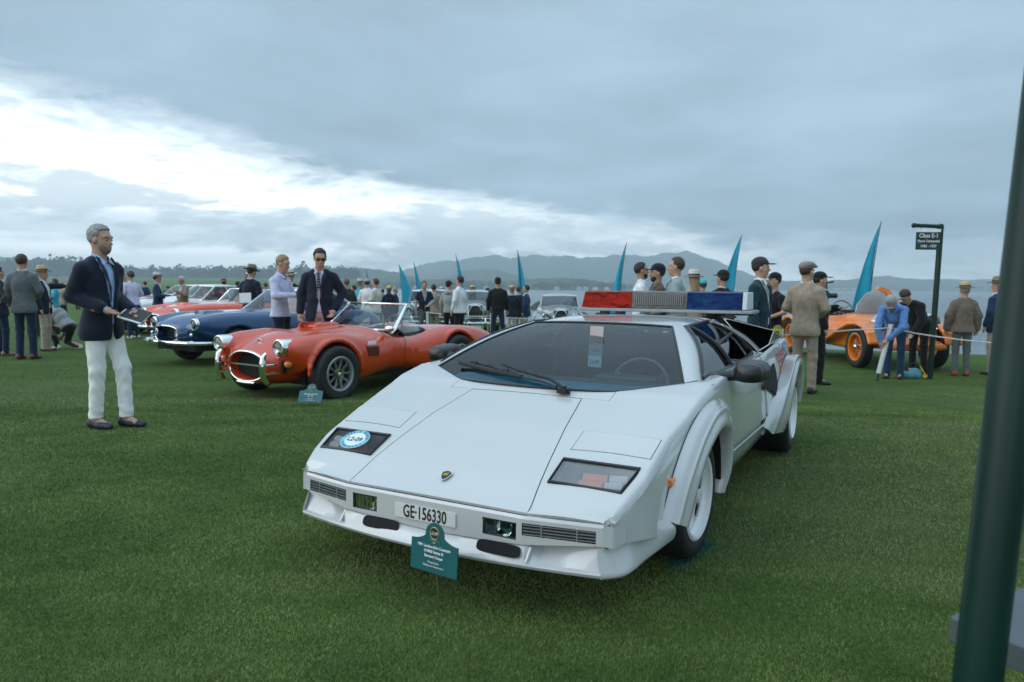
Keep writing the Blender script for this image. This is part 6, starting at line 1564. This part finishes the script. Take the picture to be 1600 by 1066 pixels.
for a_ in (('woman in dark hat with orange band above the ivory coupe', 322, 446, 23, 200, 'shirt', 'orange', 'dark_hat', 'brown'), ('man in red shirt and pale hat behind the bright red car', 340, 447, 22, 120, 'shirt', 'red', 'panama', 'grey'), ('man in charcoal coat between the tan and navy suit men', 372, 440, 25, 60, 'coat', 'charcoal', None, 'dark'),
    ('man in sky blue shirt right of the tall navy suit man', 414, 442, 24, 150, 'shirt', 'skyshirt', None, 'brown'), ('woman in cream coat left of the blond man', 424, 444, 26, 100, 'coat', 'cream', 'straw', 'blond'), ('man in tan coat right of the white hat man', 472, 446, 25, 40, 'coat', 'tan', None, 'dark'), ('woman in white top behind the dark blue coupe', 532, 449, 24, 90, 'shirt', 'white', 'panama', 'brown'),
    ('man in olive coat behind the grey haired person', 552, 446, 23, 170, 'coat', 'olive', None, 'dark'), ('man in navy coat walking behind the yellow cap woman', 618, 449, 24, 10, 'coat', 'navy', None, 'grey'), ('man in light grey coat and straw hat behind the ropes', 738, 447, 24.5, 200, 'coat', 'lightgrey', 'straw', 'grey'), ('woman in pink coat beyond the man in black jacket', 762, 450, 25, 60, 'coat', 'pink', None, 'brown'),
    ('man in sky blue shirt and cap at left of the pointing man', 48, 432, 18, 120, 'shirt', 'skyshirt', 'navy', 'dark'), ('man in white shirt left of the bending lavender man', 192, 428, 21, 30, 'shirt', 'white', None, 'dark'), ('woman in aqua shirt between pointing man and grey haired man', 84, 436, 19, 220, 'shirt', 'aqua', None, 'brown')):
    P(a_[0], *a_[1:5], top=a_[5], topc=a_[6], legc='navy', hat=a_[7], hair=a_[8], arms=rng.choice([('front', 'down'), ('pocket', 'front'), ('phone', 'down'), ('hip', 'down')]), h=.02, skin=rng.randrange(4))
P('dark haired man in white shirt at left of the navy cap man', 1003, 411, 11.2, -5, top='shirt', topc='white', legc='navy', hair='dark', beard='dark', arms=('front', 'front'), h=.014, skin=1)
P('bearded man in navy cap and brown vest behind the light bar', 1027, 411, 10.0, 185, top='vest', topc='brown', shirt='grey', legc='navy', hair='dark', hat='navy', beard='dark', h=.012, skin=1, arms=('front', 'down'))
P('brown haired man in sage grey blazer behind the light bar', 1056, 403, 9.8, 168, topc='sage', legc='navy', hair='brown', h=.012, arms=('front', 'down'), skin=0)
P('woman in straw hat with black band behind the light bar', 1084, 424, 11.6, 100, top='coat', topc='khaki', legc='navy', hair='blond', hat='panama', long_hair=True, fem=True)
P('person in aqua hat behind the woman in straw hat', 1098, 436, 15.2, 100, top='coat', topc='aqua', legc='navy', hair='brown', hat='aqua', fem=True)
P('man in black cap and black suit behind the blue lens', 1129, 421, 11.6, 120, topc='black', legc='black', hair='dark', hat='black', fat=1.05)
P('young man in dark teal jacket and grey cap facing right', 1190, 401, 9.4, -40, top='jacket', topc='teal', shirt='white', legc='navy', hair='dark', hat='charcoal', h=.012, arms=('back', 'down'), skin=0, look=.3)
P('person in black cap half hidden behind the teal jacket man', 1210, 425, 10.9, 200, top='tee', topc='black', legc='hivis', hair='dark', hat='black', arms=('front', 'hip'))
P('man in beige suit and flat cap with his back turned to the camera', 1262, 408, 9.95, 48, topc='beige', legc='beige', shoec='black', hair='brown', hat='flatcap', arms=('front', 'front'), h=.0125, look=-.5, cuff=.02)
P('man in black with camera rig and yellow strap beside beige suit', 1283, 424, 11.3, -15, top='coat', topc='black', legc='black', shoec='black', hair='dark', hat='black', arms=(((.10, .24, 1.2), (.28, .08, 1.24)), ('down')), hem=.90, h=.014)
P('man in blue shirt and grey cap bending over a white stake', 1403, 455, 12.15, -128, top='shirt', topc='workblue', legc='denim', shoec='navy', hair='grey', hat='lightgrey', lean=.92, arms=(((.32, .18, 1.36), (.52, -.04, 1.24)), ((.34, .20, 1.34), (.57, .12, 1.17))), H=1.80, h=.013, legs='stand', nod=.2)
P('man in black jacket and maroon cap bending behind the blue shirt man', 1441, 451, 13.0, -150, top='coat', topc='black', legc='black', hair='dark', hat='brown', lean=.8, arms=('reach', 'reach'), H=1.80)
P('woman in quilted taupe jacket and straw hat by the water', 1508, 442, 12.6, 75, top='coat', topc='taupe', legc='grey', shoec='red', hair='grey', hat='straw', fem=True, quilt=True, arms=('down', 'down'), hem=.86, h=.013, fat=1.15)
P('man in blue suit and straw hat half hidden by the green pole', 1560, 434, 12.8, 120, topc='blue_suit', legc='khaki', hair='grey', hat='tan_hat', fat=1.05)
for px, hd, D, c, ht in [(262, 447, 34, 'black', None), (318, 447, 36, 'khaki', 'panama'), (326, 450, 33, 'orange', 'dark_hat'), (336, 448, 40, 'skyshirt', None), (300, 446, 42, 'lightgrey', 'panama'), (355, 446, 30, 'red', None), (8, 440, 34, 'navy', None), (150, 446, 36, 'lightgrey', 'panama'), (650, 452, 27, 'navy', None), (690, 449, 28, 'white', 'panama'), (120, 443, 38, 'khaki', None), (134, 446, 33, 'black', None), (192, 446, 40, 'white', None), (272, 449, 44, 'beige', None), (308, 449, 37, 'navy', None), (342, 450, 45, 'workblue', None), (377, 447, 36, 'offwhite', 'panama'), (22, 443, 41, 'tan', None), (412, 447, 34, 'charcoal', None), (425, 449, 39, 'lavender', None), (525, 452, 33, 'sage', None), (598, 452, 31, 'tan', None)]:
    nm = dict(black='black jacket', khaki='khaki jacket and pale hat', orange='orange top and dark hat', skyshirt='sky blue shirt', lightgrey='light grey jacket and pale hat', red='red top', workblue='work blue shirt', beige='beige coat', offwhite='cream coat and pale hat', tan='tan coat', charcoal='charcoal coat', lavender='lavender top', sage='sage grey coat', navy='navy jacket', white='white jacket and pale hat')[c]
    P('distant visitor in %s %s' % (nm, {262: 'behind the navy blazer man', 318: 'above the ivory coupe', 326: 'above the ivory coupe', 336: 'far behind the cars', 300: 'beside the tan blazer man', 355: 'beside the pink shirt', 8: 'at the left edge', 150: 'behind the grey haired man', 650: 'left of the vest man', 690: 'beyond the tan suit man', 120: 'left of the grey haired man', 134: 'just left of the grey haired man', 192: 'behind the bending lavender shirt man', 272: 'between navy and tan blazer men', 308: 'beside the tan blazer man', 342: 'far behind the pink shirt', 377: 'left of the tall navy suit man', 22: 'behind the grey blazer man', 412: 'right of the tall navy suit man', 425: 'left of the blond man', 525: 'right of the man with striped tie', 598: 'left of the yellow cap woman'}[px]), px, hd, D, 40 + px % 90, top='coat', topc=c, legc='navy', hair='dark', hat=ht, h=.026)
print({k[:30]: round(v, 2) for k, v in RAWH.items()})
# ------------------------------------------------------------------ feather flags along the shore
flag_m = mat('teal_flag_cloth', (.006, .30, .45), .75, var=.08, vscale=3, bump=.2, bscale=40)
green_metal = mat('dark_green_metal', (.003, .024, .017), .36, var=.15, vscale=5, spec=.28)
FL = [(571, 419, 60, 1, .42, 'small teal feather flag above the pale hats left of the tall flags'), (623, 413, 47, 1, .95, 'broad teal feather flag left of the man in navy vest'), (646, 408, 42, 1, .42, 'thin teal feather flag just left of the man in navy vest'),
      (712, 397, 35, 1, .42, 'teal feather flag rising behind the man in white shirt'), (808, 389, 30.5, .5, .5, 'teal feather flag above the straw hat person by the rope'), (979, 379, 25, -1, .40, 'slim teal feather flag left of the white shirt man behind the light bar'),
      (1159, 367, 21, -1, .62, 'teal feather flag between the black cap man and the teal jacket man'), (1377, 346, 17.6, -1, .54, 'tallest teal feather flag standing behind the orange tourer')]
for px, top, D, sd_, wd, lab in FL:
    q = pix(px, top, D); x, y = q.x, q.y; z0 = g1(x, y); Hh = q.z - z0
    bend = -.24 * (1 if sd_ > 0 else -1); x -= bend
    mx_ = lambda z: bend * (z / Hh) ** 2.2
    t = thing('feather_flag', lab, 'flag', (x, y, z0), 0, 'feather flags along the shore')
    MB().tube([(0, 0, -.05)] + [(mx_(Hh * k / 8), 0, Hh * k / 8) for k in range(1, 9)], [.02 - .0014 * k for k in range(9)], 8).build('mast', mat('flag_mast', (.02, .05, .06), .4), t)
    Q = []
    for i in range(22):
        s = i / 21; z = Hh * (.995 - .80 * s); w = wd * (s ** .85) * (1 - .12 * max(0, s - .8) / .2); lean = -.05 * wd * s
        if sd_ == .5: a0, a1 = -.35 * w, .65 * w
        else: a0, a1 = .012 * sd_ , w * sd_
        Q.append([(mx_(z) + a0 + (a1 - a0) * j / 6, .05 * s * math.sin(j * 1.1 + 4 * s + px) , z - .10 * wd * (j / 6) ** 2 * s) for j in range(7)])
    sheet('flag_cloth', Q, flag_m, t, .004, ctr=(0, 50, 0))

# ------------------------------------------------------------------ class sign
x, y = 7.35, 12.15; q = pix(1457, 590, 12.15); x = q.x; z0 = g1(x, y); topz = pix(1467, 355, 12.15).z - z0
sp = thing('class_sign', 'dark green post sign reading Class E-1 beside the orange tourer', 'sign', (x, y, z0), 0)
MB().tube([(0, 0, -.05), (.055, 0, topz)], .046, 14).build('post', green_metal, sp)
MB().tube([(.055, 0, topz), (-.40, 0, topz + .015)], .034, 10).ball((-.41, 0, topz + .015), .045, 10).ball((.055, 0, topz), .05, 10).build('arm', green_metal, sp)
MB().box((-.175, -.055, topz - .075), (.40, .012, .05)).build('sponsor_strip', whitep, sp, False)
pl2 = MB().box((-.185, -.055, topz - .255), (.42, .02, .30)).build('sign_plate', mat('sign_green', (.006, .03, .028), .4), sp, False)
for i, (s, sz, dz) in enumerate((('Class E-1', .098, -.165), ('Figoni Centennial', .058, -.258), ('1923 - 1937', .062, -.345))):
    text('sign_lettering', s, whitep, pl2, sz, frame((-.185, -.068, topz + dz), (1, 0, 0), (0, 0, 1)), .92, .001, bold=.001)
for u in (-.30, -.03): MB().tube([(u, 0, topz), (u, -.055, topz - .11)], .006, 5).build('hanger', green_metal, sp)

# ------------------------------------------------------------------ near green pole and the table corner behind it
p0, p1 = pix(1527, 1066, 1.15), pix(1638, 130, 1.15); dv = (p1 - p0); ks = -p0.z / dv.z; base = p0 + dv * ks; topp = p0 + dv * ((2.9 - p0.z) / dv.z)
pole = thing('canopy_pole', 'dark green glossy metal pole very close at the right edge', 'pole', (base.x, base.y, 0), 0)
MB().tube([(0, 0, 0), topp - base], .0355, 28).build('shaft', green_metal, pole)
MB().lathe([(0, .05), (.05, .05), (.052, .0), (.0, .0)], 24, 'z').build('foot_sleeve', green_metal, pole)
MB().tube([topp - base + Vector((0, 0, -.02)), topp - base + Vector((0, 0, .05))], .05, 20).build('top_collar', green_metal, pole)
tz = .615
def onz(px, py, z):
    d = _f + (px - 800) / 1087 * _r - (py - 533) / 1087 * _u; t = (z - CAM_H) / d.z; return Vector((d.x * t, d.y * t, z))
c0 = onz(1484, 962, tz); u1 = (onz(1575, 926, tz) - c0).normalized(); u2 = (onz(1568, 997, tz) - c0).normalized()
tb = thing('side_table', 'grey-green table corner behind the near green pole', 'table', (c0.x, c0.y, 0), 0)
tm = mat('table_grey_green', (.075, .098, .105), .42, var=.08, vscale=12, bump=.08, bscale=150)
ol = [Vector((0, 0, 0)), u2 * .62, u2 * .62 + u1 * .75, u1 * .75]
v = [(p.x, p.y, tz) for p in ol] + [(p.x, p.y, tz - .052) for p in ol]
MB().add(v, [[0, 1, 2, 3], [7, 6, 5, 4]] + [[i, (i + 1) % 4, 4 + (i + 1) % 4, 4 + i] for i in range(4)]).build('table_top', tm, tb, False, bevel=.004)
for a, b in ((.12, .12), (.50, .12), (.50, .63), (.12, .63)):
    p = u2 * a + u1 * b; MB().tube([(p.x, p.y, tz - .05), (p.x, p.y, 0)], .022, 10).build('leg', green_metal, tb)

# ------------------------------------------------------------------ rope barrier
rope_m = mat('white_rope', (.58, .58, .56), .8, var=.2, vscale=60, bump=.5, bscale=120); stake_m = mat('white_stake', (.60, .61, .61), .5, var=.06)
def rope(pts, r, label, sag=.03):
    P = []
    for a, b in zip(pts[:-1], pts[1:]):
        for k in range(8): s = k / 8; p = a.lerp(b, s); p = p.copy(); p.z -= sag * 4 * s * (1 - s) * (b - a).length / 4; P.append(p)
    P.append(pts[-1]); o0 = P[0].copy()
    o = MB().tube([p - o0 for p in P], r, 7).build('rope', rope_m); o.location = o0; tag(o, label, 'rope', 'white ropes on stakes')
def stake(top, bot, label):
    t = thing('barrier_stake', label, 'stake', tuple(bot), 0, 'rope stakes'); d = top - bot
    MB().tube([d * .14, d], .038, 12).build('sleeve', stake_m, t); MB().tube([(0, 0, -.05), d * .15], .02, 8).build('spike', black, t)
    MB().lathe([(.0, .02), (.042, .015), (.044, -.02)], 12, 'z', tuple(d)).build('cap', stake_m, t)
def gpt(px, D, up=0.0):
    q = pix(px, 500, D); return Vector((q.x, q.y, g1(q.x, q.y) + up))
s1t = pix(1392, 508, 11.85); s1b = gpt(1374, 11.75)
stake(s1t, s1b, 'leaning white rope stake held by the man in blue shirt')
e0 = pix(1196, 524, 10.9); stake(e0, gpt(1196, 10.9), 'white rope stake hidden behind the haunch of the white car')
e2 = pix(1560, 537, 11.9); stake(e2, gpt(1560, 11.9), 'white rope stake behind the near green pole')
rope([e0, pix(1250, 523, 11.1), pix(1330, 516, 11.5), s1t - Vector((0, 0, .05))], .011, 'white rope hanging left of the leaning stake', .0)
rope([s1t - Vector((0, 0, .05)), pix(1430, 521, 11.9), pix(1462, 526, 11.9), pix(1500, 531, 11.9), e2], .012, 'white rope running right past the class sign', .0)
b0, b1, b2 = pix(668, 488, 19.3), pix(768, 494, 18.7), pix(905, 496, 19.5)
for p, px, D, lab in ((b0, 668, 19.3, 'white rope stake behind the man in navy vest'), (b1, 768, 18.7, 'white rope stake left of the man in black jacket'), (b2, 905, 19.5, 'white rope stake behind the red lens')): stake(p, gpt(px, D), lab)
rope([b0, b1], .012, 'white rope behind the man in grey hoodie', .1); rope([b1, b2], .012, 'white rope from the black jacket man to the grey saloon', .1)

# ------------------------------------------------------------------ things held or set down
def flat_item(name, c, ax, ay, w, h, t, m, label, cat, extra=None):
    Mx = frame(c, ax, ay); Mi = Mx.copy(); o = link(name, None); o.location = c; tag(o, label, cat)
    Ml = Matrix.Translation(-Vector(c)) @ Mx
    MB().prism([(-w / 2, -h / 2), (w / 2, -h / 2), (w / 2, h / 2), (-w / 2, h / 2)], lambda u, v, k: Ml @ Vector((u, v, k)), t).build('cover', m, o, False, bevel=.002)
    if extra: MB().prism([(-w * .46, -h * .44), (w * .47, -h * .44), (w * .47, h * .44), (-w * .46, h * .44)], lambda u, v, k: Ml @ Vector((u + .006, v + .004, t + k)), .004).build('pages', extra, o, False)
    return o
c = pix(211, 493, 6.0); flat_item('programme', (c.x, c.y, c.z), (1, -.1, -.28), (.15, .8, .55), .22, .17, .012, whitep, 'open black folder held in the hands of the grey haired man', 'folder', black)
c = pix(383, 466, 15.3); flat_item('folder', (c.x, c.y, c.z), (1, .1, .05), (0, .1, 1), .27, .24, .015, fab('manila', (.36, .26, .15)), 'tan folder with white paper under the arm of the tall navy suit man', 'folder', whitep)
c = pix(266, 468, 18.3); flat_item('paper_sheet', (c.x, c.y, c.z), (1, 0, .1), (.1, .6, .6), .30, .22, .006, whitep, 'white paper held by the man in navy blazer and straw hat', 'paper')
c = pix(463, 478, 10.3); flat_item('paper_sheet', (c.x, c.y, c.z), (.7, .4, 0), (-.2, .5, .8), .22, .28, .006, fab('paper_beige', (.50, .46, .42)), 'beige paper held by the man in lavender shirt', 'paper')
def camera_thing(c, label, yaw=0.0):
    o = thing('camera', label, 'camera', tuple(c), yaw)
    MB().box((0, 0, 0), (.08, .15, .10)).box((0, 0, .06), (.06, .06, .04)).build('camera_body', black, o, False, bevel=.008)
    MB().lathe([(0, .16), (.036, .16), (.04, .15), (.038, .04), (.045, .035)], 18, 'x').build('lens_barrel', black, o); return o
cm = camera_thing(pix(7, 470, 12.35), 'black camera hanging at the side of the man in grey blazer', 2.6)
cp = pix(7, 470, 12.35); MB().tube([(0, 0, .05), pix(13, 440, 12.33) - cp, pix(19, 424, 12.42) - cp, pix(27, 421, 12.6) - cp], .012, 6).build('strap', black, cm)
cm = camera_thing(pix(1291, 462, 11.05), 'black video camera rig held by the man in black beside beige suit', -.3)
MB().tube([(0, 0, -.05), (.02, 0, -.3)], .02, 8).tube([(.0, 0, .1), (.0, 0, .2), (.1, 0, .22)], .015, 6).build('handle', black, cm)
c = pix(1426, 571, 12.3); zz = g1(c.x, c.y); f = Field((-.24, -.18, -.02), (.24, .18, .30), .016); f.box((0, 0, .06), (.30, .20, .12), .05, .02).ell((.05, 0, .14), (.09, .06, .04), .05); f.wob(lambda X, Y, Z: .008 * np.sin(30 * X + 22 * Z) * np.sin(25 * Y))
bag = thing('cloth_bag', 'pale blue cloth bag on the grass by the orange tourer wheel', 'bag', (c.x, c.y, zz), .3); f.build('sack', fab('bag_blue', (.10, .26, .32)), bag); MB().tube([(-.1, -.02, .18), (-.06, -.03, .27), (.06, -.03, .27), (.1, -.02, .18)], .010, 6).build('bag_handle', black, bag)
c = pix(1443, 574, 12.25); zz = g1(c.x, c.y); ml = thing('mallet', 'yellow mallet leaning by the pale blue bag on the grass', 'tool', (c.x, c.y, zz), 0)
MB().tube([(.06, 0, .02), (-.05, .02, .22)], .014, 8).build('handle', F_['yellow'], ml); MB().tube([(.0, -.05, .05), (.11, .06, .02)], .035, 12).build('head', F_['yellow'], ml)
# teal marking paint sprayed on the turf beside the front tyre
r = np.random.RandomState(9); n = 1100; a0, a1 = onz(1050, 888, 0), onz(1112, 848, 0)
s = r.rand(n); x = a0.x + (a1.x - a0.x) * s + r.normal(0, .022, n); y = a0.y + (a1.y - a0.y) * s + r.normal(0, .03, n); hh = r.uniform(.012, .022, n); a = r.uniform(0, 6.28, n)
P_ = np.empty((n, 3, 3)); P_[:, 0] = np.stack([x + .002 * np.cos(a), y + .002 * np.sin(a), 0 * x], 1); P_[:, 1] = np.stack([x - .002 * np.cos(a), y - .002 * np.sin(a), 0 * x], 1); P_[:, 2] = np.stack([x + .01 * np.cos(a + 1), y + .01 * np.sin(a + 1), hh], 1)
o = link('painted_grass', mkmesh('painted_grass', P_.reshape(-1, 3), np.arange(3 * n).reshape(-1, 3), mat('turf_paint_teal', (.02, .13, .09), .8, var=.3, vscale=40), False)); o['kind'] = 'stuff'
